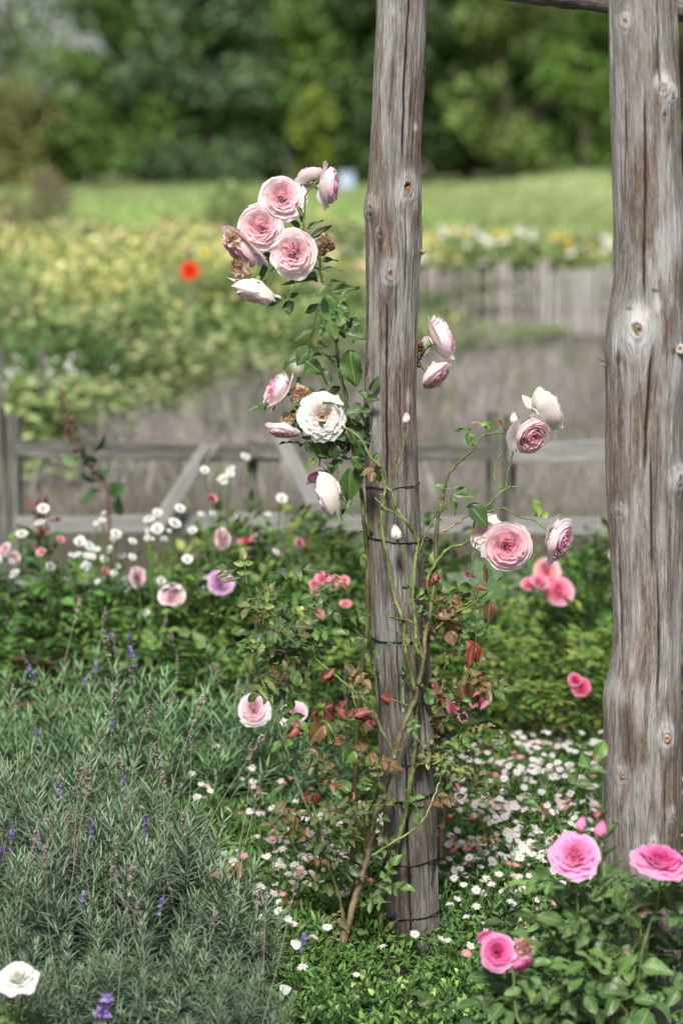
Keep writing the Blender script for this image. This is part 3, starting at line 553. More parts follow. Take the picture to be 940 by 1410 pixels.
cane([(545, 745, 4.21), (555, 760, 4.21), (562, 790, 4.21), (558, 830, 4.21), (552, 850, 4.21)], .0012, .0011, GRN, GRN, seed=36)
cane([(502, 1010, 4.2), (492, 985, 4.18), (485, 950, 4.17), (488, 925, 4.17)], .0018, .0012, (.3, .34, .12), (.3, .34, .12), seed=37)
cane([(449, 1181, 4.15), (420, 1150, 4.14), (410, 1130, 4.14), (470, 1060, 4.14), (480, 1040, 4.14)][:3], .0018, .0012, OLV, BRN, seed=38)
cane([(460, 1290, 4.12), (440, 1330, 4.1), (436, 1360, 4.1), (425, 1400, 4.1)], .006, .006, (.22, .16, .10), (.2, .14, .09), seed=39)
cane([(505, 1180, 4.18), (500, 1140, 4.18), (497, 1105, 4.18)], .0055, .004, OLV, OLV, seed=40)
# blooms (photo x, y, diameter px, distance, facing, style, tint)
TINTS = {'soft': ((.98, .62, .67), (.98, .78, .81), (.97, .92, .90)), 'deep': ((.95, .46, .56), (.96, .66, .73), (.96, .88, .88)), 'blush': ((.95, .82, .75), (.96, .91, .89), (.96, .93, .90)), 'cream': ((.96, .70, .77), (.97, .88, .89), (.97, .95, .86)), 'side': ((.97, .56, .67), (.97, .73, .81), (.97, .94, .88)), 'hot': ((.90, .26, .46), (.92, .44, .60), (.94, .72, .80))}
BL = [(389, 272, 56, 4.27, (.12, .12, 1), 'rosette', 'soft'), (358, 313, 58, 4.265, (-.18, .05, 1), 'rosette', 'soft'), (403, 349, 60, 4.255, (-.22, -.1, 1), 'rosette', 'soft'),
      (450, 256, 46, 4.28, (.85, .05, .25), 'cup', 'side'), (428, 246, 34, 4.31, (-.2, .8, -.2), 'cup', 'side'), (336, 342, 54, 4.30, (-.65, -.6, .35), 'cup', 'side'), (321, 325, 32, 4.27, (-.5, .4, .6), 'wilt', 'cream'),
      (330, 368, 34, 4.28, (-.6, -.1, .5), 'wilt', 'cream'), (351, 399, 52, 4.275, (-.25, -.85, .05), 'cup', 'cream'), (447, 337, 30, 4.30, (.3, -.2, .6), 'wilt', 'cream'),
      (384, 538, 44, 4.27, (-.85, .30, .25), 'cup', 'side'), (415, 543, 28, 4.26, (.1, .3, .9), 'wilt', 'side'), (443, 573, 60, 4.235, (.02, -.03, 1), 'blown', 'blush'), (389, 591, 34, 4.25, (-.3, -.8, .3), 'cup', 'side'), (394, 576, 24, 4.265, (-.2, .5, .5), 'wilt', 'cream'),
      (456, 680, 58, 4.255, (-.80, -.45, -.05), 'cup', 'cream'), (438, 657, 24, 4.34, (-.4, .6, .2), 'cup', 'hot'), (605, 467, 52, 4.31, (.75, .35, -.05), 'cup', 'side'), (598, 515, 40, 4.29, (.6, -.6, .2), 'cup', 'side'), (580, 480, 24, 4.34, (-.1, -.4, .8), 'wilt', 'side'),
      (749, 565, 54, 4.29, (.8, .35, .0), 'cup', 'cream'), (729, 598, 46, 4.26, (.35, -.45, .65), 'cup', 'side'), (698, 752, 60, 4.23, (.05, -.12, 1), 'rosette', 'deep'), (670, 735, 46, 4.27, (-.35, .25, .6), 'blown', 'cream'), (767, 742, 50, 4.25, (.72, -.30, .5), 'cup', 'side')]
def place_bloom(par, base, x, y, d, D, fc, style, tint, seed, name='flower', q=1):
    R = d / 2 / FPX * D * (1.14 if style == 'cup' else 1.04); cx = MB(); mb = rose_mb(R, style, seed, *TINTS[tint], nu=8 if q else 5, nv=7 if q else 4, calyx=cx)
    fx = face(*fc); c = P(x, y, D)
    off = {'cup': .45, 'rosette': .3, 'blown': .1, 'wilt': .15, 'single': .1, 'bud': .6, 'loose': .2}[style]
    o = mb.build(name, [M_PETAL, M_STEM], par); B = basis(fx, seed * 1.3); l = c - fx * off * R - base
    o.matrix_basis = Matrix([[*B[i], l[i]] for i in range(3)] + [[0, 0, 0, 1]]); cx.build('calyx', M_STEM, o); return o
for k, b in enumerate(BL):
    o = place_bloom(rose, rb, *b, seed=k + 3)
    if b[5] == 'wilt': o['label'] = 'withered brown bloom'
for (x, y, d, D, fc, t) in ((546, 738, 19, 4.2, (-.2, 1, .3), 'cream'), (559, 579, 13, 4.21, (.05, 1, .1), 'deep'), (707, 580, 14, 4.27, (0, 1, 0), 'cream')):
    place_bloom(rose, rb, x, y, d, D, fc, 'bud', t, int(x), 'bud')
# guard petals hanging loose
def petal(x0, y0, x1, y1, wd, D, col, par, base):
    a, b = P(x0, y0, D), P(x1, y1, D); d = b - a; l = np.linalg.norm(d); T = leaf_t(6, 5, .5 * wd, -.3, .25, .6, tip=-.8)
    MB().scatter(T, bases(d[None], (TOW + UP * .4)[None]) * l, [a], col).build('petal', M_PETAL, par, base)
for p in ((437, 263, 455, 286, .45, 4.27), (596, 497, 608, 536, .4, 4.28), (592, 462, 582, 490, .6, 4.33), (735, 562, 720, 543, .55, 4.30), (745, 565, 764, 594, .9, 4.27), (755, 742, 767, 712, .4, 4.26), (690, 735, 660, 766, .9, 4.245), (700, 735, 722, 724, 1.0, 4.25), (422, 352, 438, 366, .9, 4.26), (372, 305, 389, 318, .8, 4.28), (672, 718, 682, 708, 1.3, 4.26)):
    petal(*p, (.92, .87, .78), rose, rb)
# leaves measured one by one, then sprays
DG = (.045, .095, .028); MG = (.075, .15, .035); YG = (.16, .22, .05); RD = (.17, .022, .028); RB = (.14, .07, .035); BG = (.10, .11, .04); GG = (.065, .10, .045)
LV = []
def L_(R, D, tone, *rows):
    for (bx, by, tx, ty, w_) in rows: LV.append((R(bx, by), R(tx, ty), w_, math.hypot(tx - bx, ty - by), D, tone))
L_(R1, 4.315, DG, (515, 445, 628, 370, 40), (497, 400, 575, 342, 26), (475, 360, 455, 290, 45), (450, 440, 380, 400, 44), (460, 390, 410, 345, 36), (565, 560, 660, 545, 30), (568, 608, 680, 603, 28), (590, 680, 700, 662, 34), (625, 722, 768, 690, 52), (545, 650, 355, 682, 24), (550, 640, 430, 640, 40), (580, 795, 478, 822, 50), (390, 745, 293, 790, 42), (405, 748, 455, 728, 28), (410, 765, 400, 838, 78), (500, 620, 560, 665, 50), (240, 690, 312, 520, 34), (300, 540, 265, 500, 40), (660, 780, 712, 805, 44), (700, 870, 790, 910, 72), (690, 820, 740, 870, 55), (530, 505, 572, 548, 34), (650, 930, 800, 940, 60), (530, 920, 440, 942, 34), (600, 880, 560, 935, 40), (255, 700, 290, 660, 30), (250, 650, 245, 700, 40))
L_(R1, 4.235, MG, (600, 735, 640, 908, 90), (600, 690, 545, 738, 66), (470, 330, 450, 270, 30))
L_(R2, 4.26, DG, (325, 55, 225, 98, 34), (335, 130, 405, 128, 44), (320, 140, 240, 215, 92), (295, 205, 372, 268, 76), (245, 200, 172, 240, 30), (490, 70, 590, 85, 80), (430, 60, 380, 10, 50), (520, 40, 570, 15, 60), (270, 285, 250, 335, 34), (385, 365, 468, 382, 20), (480, 475, 550, 450, 44), (588, 515, 590, 405, 40), (250, 425, 252, 475, 28), (228, 582, 282, 545, 38), (240, 520, 295, 530, 40), (500, 612, 630, 603, 34), (320, 595, 465, 620, 34), (330, 600, 395, 700, 90), (440, 620, 430, 705, 60), (480, 540, 535, 625, 70), (480, 520, 560, 545, 60), (520, 560, 560, 640, 60), (545, 600, 590, 690, 60), (475, 698, 368, 782, 52), (655, 668, 625, 697, 34), (300, 600, 296, 662, 30), (620, 985, 645, 1080, 80), (540, 730, 580, 800, 60), (420, 640, 350, 690, 50), (500, 590, 440, 560, 60), (560, 740, 540, 690, 50))
L_(R2, 4.235, MG, (512, 150, 532, 342, 120), (515, 685, 602, 748, 50), (508, 745, 520, 912, 122), (440, 100, 405, 0, 70))
L_(R2, 4.22, RB, (635, 740, 560, 775, 40), (630, 755, 610, 810, 40))
L_(R2, 4.21, YG, (650, 745, 655, 815, 50), (310, 700, 350, 705, 26))
L_(R3, 4.26, MG, (310, 322, 225, 322, 18), (300, 335, 302, 395, 48), (380, 285, 410, 325, 44), (210, 615, 122, 578, 36), (225, 608, 308, 612, 20), (215, 645, 240, 742, 34), (220, 638, 335, 652, 22), (250, 1080, 322, 1100, 50), (40, 1130, 98, 1112, 52), (165, 1110, 240, 1078, 40))
L_(R3, 4.24, DG, (305, 690, 395, 792, 90), (290, 700, 370, 690, 40))
L_(R3, 4.26, YG, (635, 745, 618, 655, 56), (645, 745, 692, 725, 36), (385, 300, 350, 285, 30))
L_(R3, 4.25, RB, (415, 265, 488, 318, 24), (350, 290, 305, 295, 24), (400, 1148, 398, 1272, 78), (380, 975, 385, 1075, 26), (330, 1078, 392, 1100, 30), (180, 1130, 100, 1160, 30), (230, 1120, 250, 1180, 36), (320, 1080, 330, 1110, 30))
L_(R3, 4.25, RD, (295, 1030, 335, 1035, 24), (300, 1035, 285, 1015, 20), (100, 1050, 85, 1095, 40), (125, 1075, 105, 1040, 30), (150, 1050, 145, 1012, 30), (290, 1350, 350, 1410, 50))
L_(R4, 4.16, RD, (290, 660, 215, 682, 34), (340, 598, 385, 640, 50), (375, 490, 340, 508, 36), (560, 575, 528, 560, 34), (550, 590, 540, 555, 24), (450, 620, 512, 645, 50), (440, 625, 500, 605, 34), (480, 640, 500, 670, 30), (340, 500, 380, 470, 26), (300, 620, 330, 640, 40), (395, 600, 415, 575, 24), (390, 600, 412, 635, 24), (420, 630, 440, 600, 26), (345, 480, 350, 520, 26), (300, 880, 255, 905, 30), (310, 875, 320, 920, 34))
L_(R4, 4.24, RD, (828, 385, 852, 462, 30), (825, 395, 808, 470, 34), (835, 390, 820, 420, 30), (700, 190, 712, 160, 24), (680, 210, 670, 180, 34))
L_(R4, 4.15, RB, (484, 520, 418, 500, 30), (345, 650, 295, 712, 56), (380, 700, 410, 715, 40), (500, 760, 545, 800, 40), (470, 840, 515, 870, 46), (265, 660, 240, 640, 26), (440, 870, 400, 905, 40))
L_(R4, 4.15, YG, (352, 650, 362, 722, 44), (112, 420, 100, 488, 44), (470, 100, 475, 155, 26))
L_(R4, 4.14, MG, (440, 735, 412, 778, 54), (480, 755, 518, 795, 54), (500, 845, 440, 850, 44), (430, 870, 380, 830, 44), (260, 480, 240, 520, 50), (240, 270, 220, 300, 30), (180, 540, 200, 555, 36), (240, 540, 290, 545, 24))
L_(R4, 4.25, RB, (782, 520, 805, 590, 76), (820, 515, 868, 550, 30), (700, 310, 800, 350, 26), (750, 350, 760, 400, 60), (840, 200, 875, 215, 24), (700, 300, 780, 310, 30))
L_(R4, 4.26, MG, (660, 230, 690, 240, 40), (740, 200, 780, 215, 40), (690, 590, 670, 545, 34), (690, 600, 720, 610, 34), (780, 210, 830, 205, 36))
rl = np.random.default_rng(5)
mb = MB()
for (b, t, wz, lz, D, tone) in LV:
    D2 = D + rl.uniform(-.02, .02); a = P(*b, D2); e = P(*t, D2 + rl.uniform(-.012, .012)); d = e - a; l = np.linalg.norm(d)
    T = leaf_t(12, 6, min(.5, .56 * wz / lz), rl.uniform(.2, .6), rl.uniform(.05, .35), .82, .04, wave=rl.uniform(.2, 1))
    nz = TOW + UP * rl.uniform(-.1, .9) + RIGHT * rl.uniform(-.5, .5)
    mb.scatter(T, bases(d[None], nz[None]) * l, [a], np.array(tone) * rl.uniform(.8, 1.3) * (1 + rl.normal(size=3) * .06))
mb.build('foliage', M_LEAFN, rose, rb)
def compound(mb, c, d, L, tone, r, T=LEAF_M, n=5, mat=0, red=0):
    """a rose leaf: leaflets in pairs along a rachis and one at the tip"""
    d = nrm(d); nz = nrm(np.array([0, -.5, 1.0]) + r.normal(size=3) * .35); X = nrm(np.cross(d, nz)); nz = np.cross(X, d)
    npair = (n - 1) // 2; pos = []; dr = []; sz = []
    for k in range(npair):
        s = (k + 1) / (npair + .6)
        for sg in (-1, 1): pos.append(c + d * L * s); dr.append(d * .35 + X * sg + r.normal(size=3) * .12); sz.append(L * .42 * (.75 + .3 * s))
    pos.append(c + d * L * .98); dr.append(d + r.normal(size=3) * .1); sz.append(L * .52)
    dr = np.array(dr); tones = np.array(tone) * r.uniform(.7, 1.35, (len(pos), 1))
    mb.scatter(T, bases(dr, nz[None] + r.normal(size=(len(pos), 3)) * .3) * np.array(sz)[:, None, None] * r.uniform(.85, 1.1, (len(pos), 1, 1)), pos, tones, mat)
    if L > .03:
        V, F, UV = tube([c, c + d * L * .5, c + d * L], [.0007, .0006, .0005], 4); mb.add(V, F, np.array(tone) * 1.5, UV, mat)
def spray_patch(name, boxes, seed, par=rose, base=rb, mat=M_LEAFN, T=LEAF_N):
    r = np.random.default_rng(seed); mb = MB()
    for (x, y, sx, sy, D, n, size, tones) in boxes:
        for k in range(n):
            px, py = x + r.normal() * sx, y + r.normal() * sy
            dv = RIGHT * r.normal() + UP * (r.normal() * .6 + .15) + TOW * r.normal() * .6
            compound(mb, P(px, py, D + r.normal() * .03), dv, size / FPX * D * r.uniform(.7, 1.2), tones[r.integers(len(tones))], r, T)
    return mb.build(name, mat, par, base)
spray_patch('foliage', [(400, 860, 34, 40, 4.2, 26, 48, [DG, GG, BG, RB]), (440, 920, 40, 40, 4.18, 22, 46, [GG, BG, RB, MG]), (365, 900, 20, 34, 4.15, 14, 44, [GG, DG, YG]), (350, 815, 15, 8, 4.17, 3, 46, [BG])], 41)
spray_patch('foliage', [(455, 1040, 30, 30, 4.16, 12, 44, [RB, MG, BG]), (470, 1110, 34, 34, 4.14, 18, 44, [MG, RB, BG, GG]), (430, 1160, 28, 30, 4.14, 12, 42, [BG, GG, RB]), (510, 1140, 22, 36, 4.17, 12, 40, [MG, BG])], 42)
spray_patch('foliage', [(450, 1220, 30, 40, 4.18, 14, 42, [MG, BG, RB, DG]), (520, 1190, 14, 40, 4.24, 6, 36, [MG]), (480, 1270, 26, 30, 4.2, 10, 40, [DG, MG]), (430, 1270, 24, 24, 4.2, 8, 44, [(.12, .045, .03), BG]), (440, 1340, 30, 26, 4.2, 6, 40, [DG, BG])], 43)
spray_patch('foliage', [(620, 840, 18, 22, 4.27, 13, 36, [BG, RB, MG]), (640, 900, 22, 26, 4.27, 16, 38, [BG, RB, YG, MG]), (618, 975, 26, 24, 4.27, 18, 38, [BG, MG, OLV])], 44)
spray_patch('foliage', [(605, 1030, 26, 26, 4.27, 26, 38, [BG, MG, OLV, RB]), (655, 1040, 18, 18, 4.3, 12, 36, [OLV, BG, YG]), (600, 1085, 18, 14, 4.25, 7, 34, [MG, BG]), (585, 960, 12, 20, 4.22, 5, 32, [MG]), (640, 1150, 26, 22, 4.36, 8, 38, [GG, RB, BG]), (620, 1200, 20, 22, 4.38, 6, 44, [DG, BG])], 45)
spray_patch('foliage', [(478, 590, 16, 34, 4.29, 16, 46, [DG]), (470, 520, 16, 30, 4.30, 6, 44, [DG, MG]), (490, 650, 10, 30, 4.28, 6, 44, [DG]), (450, 615, 20, 10, 4.29, 5, 40, [DG]), (480, 440, 14, 14, 4.28, 4, 40, [DG, MG]), (395, 565, 8, 12, 4.29, 3, 32, [DG])], 46)

# ------------------------------------------------------------------ low growing kinds
class Kind:  # keeps prototypes whose objects are copied into plants
    pass
def lavender_foliage(seed, R=.28, H=.40, n=66, col=(.115, .165, .10), blade=.050, per=44, T=BLADE):
    r = np.random.default_rng(seed); mb = MB(); a = r.uniform(0, 2 * PI, n); q = np.sqrt(r.random(n)); 
    bx = np.c_[np.cos(a) * q * R * .55, np.sin(a) * q * R * .55, np.zeros(n)]
    tips = np.c_[np.cos(a) * q * R, np.sin(a) * q * R, H * (1 - .55 * q ** 2) * r.uniform(.62, 1.15, n)]
    P0 = []; DD = []; CC = []; SS = []
    for i in range(n):
        ax = nrm(tips[i] - bx[i]); t = np.sort(1 - r.random(per) ** 1.15 * .55); pp = bx[i] + (tips[i] - bx[i]) * t[:, None]
        ph = np.arange(per) * 2.4 + r.random() * 6; B = basis(ax); side = np.cos(ph)[:, None] * B[:, 0] + np.sin(ph)[:, None] * B[:, 1]
        up = .55 + 1.5 * np.clip((t - .75) / .25, 0, 1)[:, None]
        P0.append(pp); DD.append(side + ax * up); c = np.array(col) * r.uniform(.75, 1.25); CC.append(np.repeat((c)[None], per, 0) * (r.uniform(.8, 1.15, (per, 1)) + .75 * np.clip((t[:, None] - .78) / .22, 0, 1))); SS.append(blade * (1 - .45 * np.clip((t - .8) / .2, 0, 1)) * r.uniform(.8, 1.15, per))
    P0 = np.concatenate(P0); DD = nrm(np.concatenate(DD)); CC = np.concatenate(CC); SS = np.concatenate(SS)
    mb.scatter(T, bases(DD, np.array([0, 0, 1.0]) + .2 * r.normal(size=DD.shape)) * SS[:, None, None], P0, CC)
    st = [tube([bx[i], (bx[i] + tips[i]) / 2 + r.normal(size=3) * .004, tips[i]], [.0014, .0011, .0006], 4) for i in range(0, n, 2)]
    for V, F, UV in st: mb.add(V, F, (.10, .10, .07), UV)
    return mb
SEG = leaf_t(2, 2, .5, .6, .1, .7)
def stalk_mb(seed, L=.3, col=(.33, .29, .24), spike=(.27, .22, .20), lean=.1, full=1.0):
    r = np.random.default_rng(seed); mb = MB(); p = np.array([[0, 0, 0], [lean * .3, 0, .5], [lean, lean * .3, 1.0]]) * L; q = smooth_path(p, 4)
    V, F, UV = tube(q, np.linspace(.0009, .0006, len(q)), 4); mb.add(V, F, col, UV)
    k = int(70 * full); t = r.random(k); t = np.where(t < .12, .78, .84 + .16 * t); 
    pos = np.array([p[0] * 0 + q[-1] - (q[-1] - q[-3]) / np.linalg.norm(q[-1] - q[-3]) * (1 - s) * L * .8 for s in t])
    d = nrm(r.normal(size=(k, 3)) + np.array([0, 0, .6])); ring = np.round(t * 60) / 60
    mb.scatter(SEG, bases(d, rand_dirs(k, 0, r)) * (.0075 * r.uniform(.6, 1.1, k))[:, None, None], pos, np.array(spike) * r.uniform(.6, 1.3, (k, 1)), 1)
    return mb
PURPLE = (.25, .18, .42)
SPENT = [proto(stalk_mb(s, .26 + .05 * (s % 3), lean=(-.15, .1, .2, -.05)[s % 4]), 'flower_stalk', [M_STEM, M_SPIKE]) for s in range(6)]
PURP = [proto(stalk_mb(20 + s, .26, (.10, .16, .06), PURPLE, .08), 'flower_stalk', [M_STEM, M_SPIKE]) for s in range(3)]
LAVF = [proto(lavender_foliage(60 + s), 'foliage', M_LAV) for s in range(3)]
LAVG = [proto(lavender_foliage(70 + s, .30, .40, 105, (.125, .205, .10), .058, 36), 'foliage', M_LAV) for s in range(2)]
def rz(a): c, s = math.cos(a), math.sin(a); return np.array([[c, -s, 0], [s, c, 0], [0, 0, 1.0]])
def tilt(a, b): return basis(nrm([math.cos(a) * b, math.sin(a) * b, 1.0]), a)
rl = np.random.default_rng(12)
def lavender(px, D, h, spent, purp, label, group, src=LAVF, wd=1.0):
    t = thing('lavender_plant', (gx(px, D), D, 0), label, 'lavender', group)
    o = inst(src[rl.integers(len(src))], t, (0, 0, 0), rz(rl.random() * 6.28)); s = h / .40; o.scale = (s * wd, s * wd, s)
    spent = int(spent * .65)
    for k in range(spent + purp):
        a = rl.random() * 6.28; q = rl.random() ** .5 * .22 * s; m = (SPENT if k < spent else PURP)
        inst(m[rl.integers(len(m))], t, (math.cos(a) * q, math.sin(a) * q, h * rl.uniform(.5, .72)), tilt(a, rl.uniform(.05, .5)), rl.uniform(.55, .9))
G1 = 'grey lavender plants filling the near bed'
L1 = 'one of the bushy grey-green lavender plants massed in the near bed, with spent stalks'
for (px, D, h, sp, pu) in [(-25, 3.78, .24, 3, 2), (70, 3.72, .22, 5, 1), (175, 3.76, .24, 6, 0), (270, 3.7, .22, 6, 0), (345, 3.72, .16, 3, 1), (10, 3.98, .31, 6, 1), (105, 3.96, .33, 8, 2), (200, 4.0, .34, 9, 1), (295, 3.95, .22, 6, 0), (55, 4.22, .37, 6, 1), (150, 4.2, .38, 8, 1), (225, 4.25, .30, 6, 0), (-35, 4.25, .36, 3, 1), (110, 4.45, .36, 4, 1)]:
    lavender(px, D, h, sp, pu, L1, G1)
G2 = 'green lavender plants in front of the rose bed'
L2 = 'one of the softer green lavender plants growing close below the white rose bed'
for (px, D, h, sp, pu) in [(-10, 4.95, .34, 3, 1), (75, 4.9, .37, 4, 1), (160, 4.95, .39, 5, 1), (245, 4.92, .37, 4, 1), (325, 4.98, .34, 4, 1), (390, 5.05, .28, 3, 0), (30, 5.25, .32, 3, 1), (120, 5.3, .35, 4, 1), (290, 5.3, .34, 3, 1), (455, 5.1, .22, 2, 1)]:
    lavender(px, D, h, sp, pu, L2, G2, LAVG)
# blurred lavender flower right at the lens side
t = thing('lavender_plant', (gx(88, 3.42), 3.42, 0), 'young lavender plant with one fat violet flower head beside the white rose', 'lavender')
o = inst(LAVF[0], t, (0, 0, 0)); o.scale = (.35, .35, .45)
inst(PURP[0], t, (0, 0, .0), None, 1.0).scale = (2.2, 2.2, .95)
for (px, D, h) in [(640, 6.6, .30), (700, 6.7, .32), (770, 6.6, .30), (830, 6.8, .32), (735, 7.0, .30), (670, 7.05, .28)]:
    lavender(px, D, h, 3, 0, 'one of the blue-green lavender plants just before the rail fence', 'lavender plants by the rail fence', LAVG, 1.1)

# daisies
def daisy_mb(seed, pet=(.93, .92, .93), n=22, R=.0098, L=.09):
    r = np.random.default_rng(seed); mb = MB(); a = np.arange(n) / n * 2 * PI + r.normal(size=n) * .06
    d = np.c_[np.cos(a), np.sin(a), r.normal(size=n) * .1 + .12]
    mb.scatter(leaf_t(2, 1, .17, 0, .1, .55), bases(d, np.array([[0, 0, 1.0]])) * R * r.uniform(.9, 1.05, (n, 1, 1)), np.zeros((n, 3)) + [0, 0, .001], np.array(pet) * r.uniform(.88, 1.05, (n, 1)), 0)
    ang = np.linspace(0, 2 * PI, 9); V = np.array([[x * math.cos(q), x * math.sin(q), z] for x, z in ((.27, .05), (.25, .16), (.15, .25), (.01, .28)) for q in ang]) * R
    mb.add(V, grid(8, 3), (.62, .40, .03), None, 1)
    V, F, UV = tube([(0, 0, 0), (.004, .003, -L * .5), (0, 0, -L)], [.0007, .0007, .0008], 4); mb.add(V, F, (.10, .17, .04), UV, 1)
    return mb
DW = [proto(daisy_mb(s), 'flower', [M_PETAL, M_STEM]) for s in range(3)]
DP = [proto(daisy_mb(10 + s, ((.86, .40, .55), (.80, .22, .36), (.90, .66, .75))[s], 20, .0092), 'flower', [M_PETAL, M_STEM]) for s in range(3)]
def mat_foliage(seed, R=.2, H=.14, n=3600, size=.019, tone=(.09, .18, .042), T=leaf_t(3, 1, .16, .2, .2, .8)):
    r = np.random.default_rng(seed); a = r.uniform(0, 2 * PI, n); q = np.sqrt(r.random(n)); z = H * (1 - .5 * q ** 2.5) * (1 - .8 * r.random(n) ** 2.2) * (.8 + .3 * vnoise(np.cos(a) * q * 5 + 9, np.sin(a) * q * 5 + 9, seed))
    p = np.c_[np.cos(a) * q * R, np.sin(a) * q * R, z]; d = rand_dirs(n, .7, r)
    return MB().scatter(T, bases(d, rand_dirs(n, .5, r)) * (size * r.uniform(.6, 1.3, n))[:, None, None], p, np.array(tone) * r.uniform(.65, 1.4, (n, 1)) * (1 + r.normal(size=(n, 3)) * .06))
MAT = [proto(mat_foliage(80 + s), 'foliage', M_LEAF) for s in range(3)]
LD = 'one of the mingling clumps of small white and pink daisies around the slim post'
cl = [(745, 4.1, 6, .10), (720, 4.2, 10, .10), (620, 4.5, 16, .13), (690, 4.45, 17, .14), (760, 4.4, 15, .14), (820, 4.5, 12, .14), (640, 4.72, 17, .15), (705, 4.7, 19, .15), (775, 4.7, 18, .15), (660, 4.98, 15, .16), (730, 4.95, 18, .16), (800, 4.95, 15, .16), (690, 5.2, 11, .16), (760, 5.2, 12, .16), (610, 5.1, 8, .15), (830, 5.2, 7, .16), (880, 4.6, 6, .14), (930, 4.9, 6, .14), (935, 4.4, 5, .12),
      (400, 4.75, 10, .13), (460, 4.7, 9, .13), (430, 4.5, 9, .13), (490, 4.5, 6, .13), (370, 4.6, 6, .13), (410, 4.25, 7, .12), (400, 4.38, 8, .12), (390, 4.0, 4, .11), (520, 4.6, 5, .14), (350, 4.85, 5, .16), (440, 5.0, 4, .14), (290, 4.55, 6, .16), (330, 4.45, 7, .14), (365, 4.3, 6, .12), (250, 4.6, 6, .20), (290, 4.3, 7, .18), (340, 4.15, 6, .14), (310, 4.75, 7, .18), (380, 4.45, 8, .14), (270, 4.9, 4, .22)]
for (px, D, nf, H) in cl:
    t = thing('daisy_clump', (gx(px, D), D, 0), LD, 'daisies', 'daisy clumps carpeting the bed', 0)
    o = inst(MAT[rl.integers(3)], t, rot=rz(rl.random() * 6)); s = H / .14; o.scale = (1.05, 1.05, s)
    for k in range(int(nf * (3.4 if px > 600 else 2.3))):
        a = rl.random() * 6.28; q = rl.random() ** .5; m = DW if rl.random() < .8 else DP; R_ = .19
        inst(m[rl.integers(3)], t, (math.cos(a) * q * R_, math.sin(a) * q * R_, H * (1.06 - .35 * q ** 2) + rl.uniform(.005, .04)), basis(nrm([rl.normal() * .35, -.35 + rl.normal() * .3, 1.0])), rl.uniform(.85, 1.2))

# box shrubs round the post foot
def box_mb(seed, R=.2, H=.2, n=95, tone=(.05, .12, .035)):
    r = np.random.default_rng(seed); mb = MB(); P0 = []; DD = []; CC = []; NN = []; SS = []
    for i in range(n):
        a = r.uniform(0, 2 * PI); q = math.sqrt(r.random()); tip = np.array([math.cos(a) * q * R, math.sin(a) * q * R, H * (1 - .5 * q ** 2) * r.uniform(.7, 1.12)])
        ax = nrm(np.array([math.cos(a) * q * .8, math.sin(a) * q * .8, 1.0]) + r.normal(size=3) * .2); m = 9; B = basis(ax, r.random() * 6); L = r.uniform(.07, .11)
        V, F, UV = tube([tip - ax * L * 1.6, tip], [.0012, .0008], 4); mb.add(V, F, (.10, .15, .05), UV)
        for k in range(m):
            s = k / (m - 1); x = B[:, k % 2]
            for sg in (-1, 1):
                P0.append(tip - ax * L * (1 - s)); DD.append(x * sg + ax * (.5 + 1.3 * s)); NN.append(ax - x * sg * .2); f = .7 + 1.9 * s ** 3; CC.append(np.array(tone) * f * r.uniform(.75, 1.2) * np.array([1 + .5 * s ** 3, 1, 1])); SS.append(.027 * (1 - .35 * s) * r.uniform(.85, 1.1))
    DD = np.array(DD) + r.normal(size=(len(DD), 3)) * .12
    mb.scatter(BOX_L, bases(DD, np.array(NN)) * np.array(SS)[:, None, None], P0, np.array(CC))
    return mb
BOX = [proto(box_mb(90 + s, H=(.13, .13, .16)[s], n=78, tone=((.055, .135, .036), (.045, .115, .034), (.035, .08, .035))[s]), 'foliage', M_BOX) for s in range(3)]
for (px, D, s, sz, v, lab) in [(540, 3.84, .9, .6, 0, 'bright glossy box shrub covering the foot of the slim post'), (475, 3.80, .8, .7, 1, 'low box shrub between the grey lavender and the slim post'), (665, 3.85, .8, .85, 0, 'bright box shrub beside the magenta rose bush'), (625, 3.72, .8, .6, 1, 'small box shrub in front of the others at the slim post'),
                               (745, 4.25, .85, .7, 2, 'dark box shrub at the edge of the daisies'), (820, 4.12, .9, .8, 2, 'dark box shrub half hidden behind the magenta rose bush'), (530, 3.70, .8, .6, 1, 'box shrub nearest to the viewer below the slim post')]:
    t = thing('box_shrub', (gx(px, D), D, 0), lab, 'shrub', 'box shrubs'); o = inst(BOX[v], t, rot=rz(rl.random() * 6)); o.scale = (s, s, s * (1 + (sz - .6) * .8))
    V, F, UV = tube([(0, 0, 0), (.01, 0, .05), (.02, .01, .12 * sz)], [.006, .005, .003], 6); MB().add(V, F, BRN, UV).build('stem', M_STEM, t)

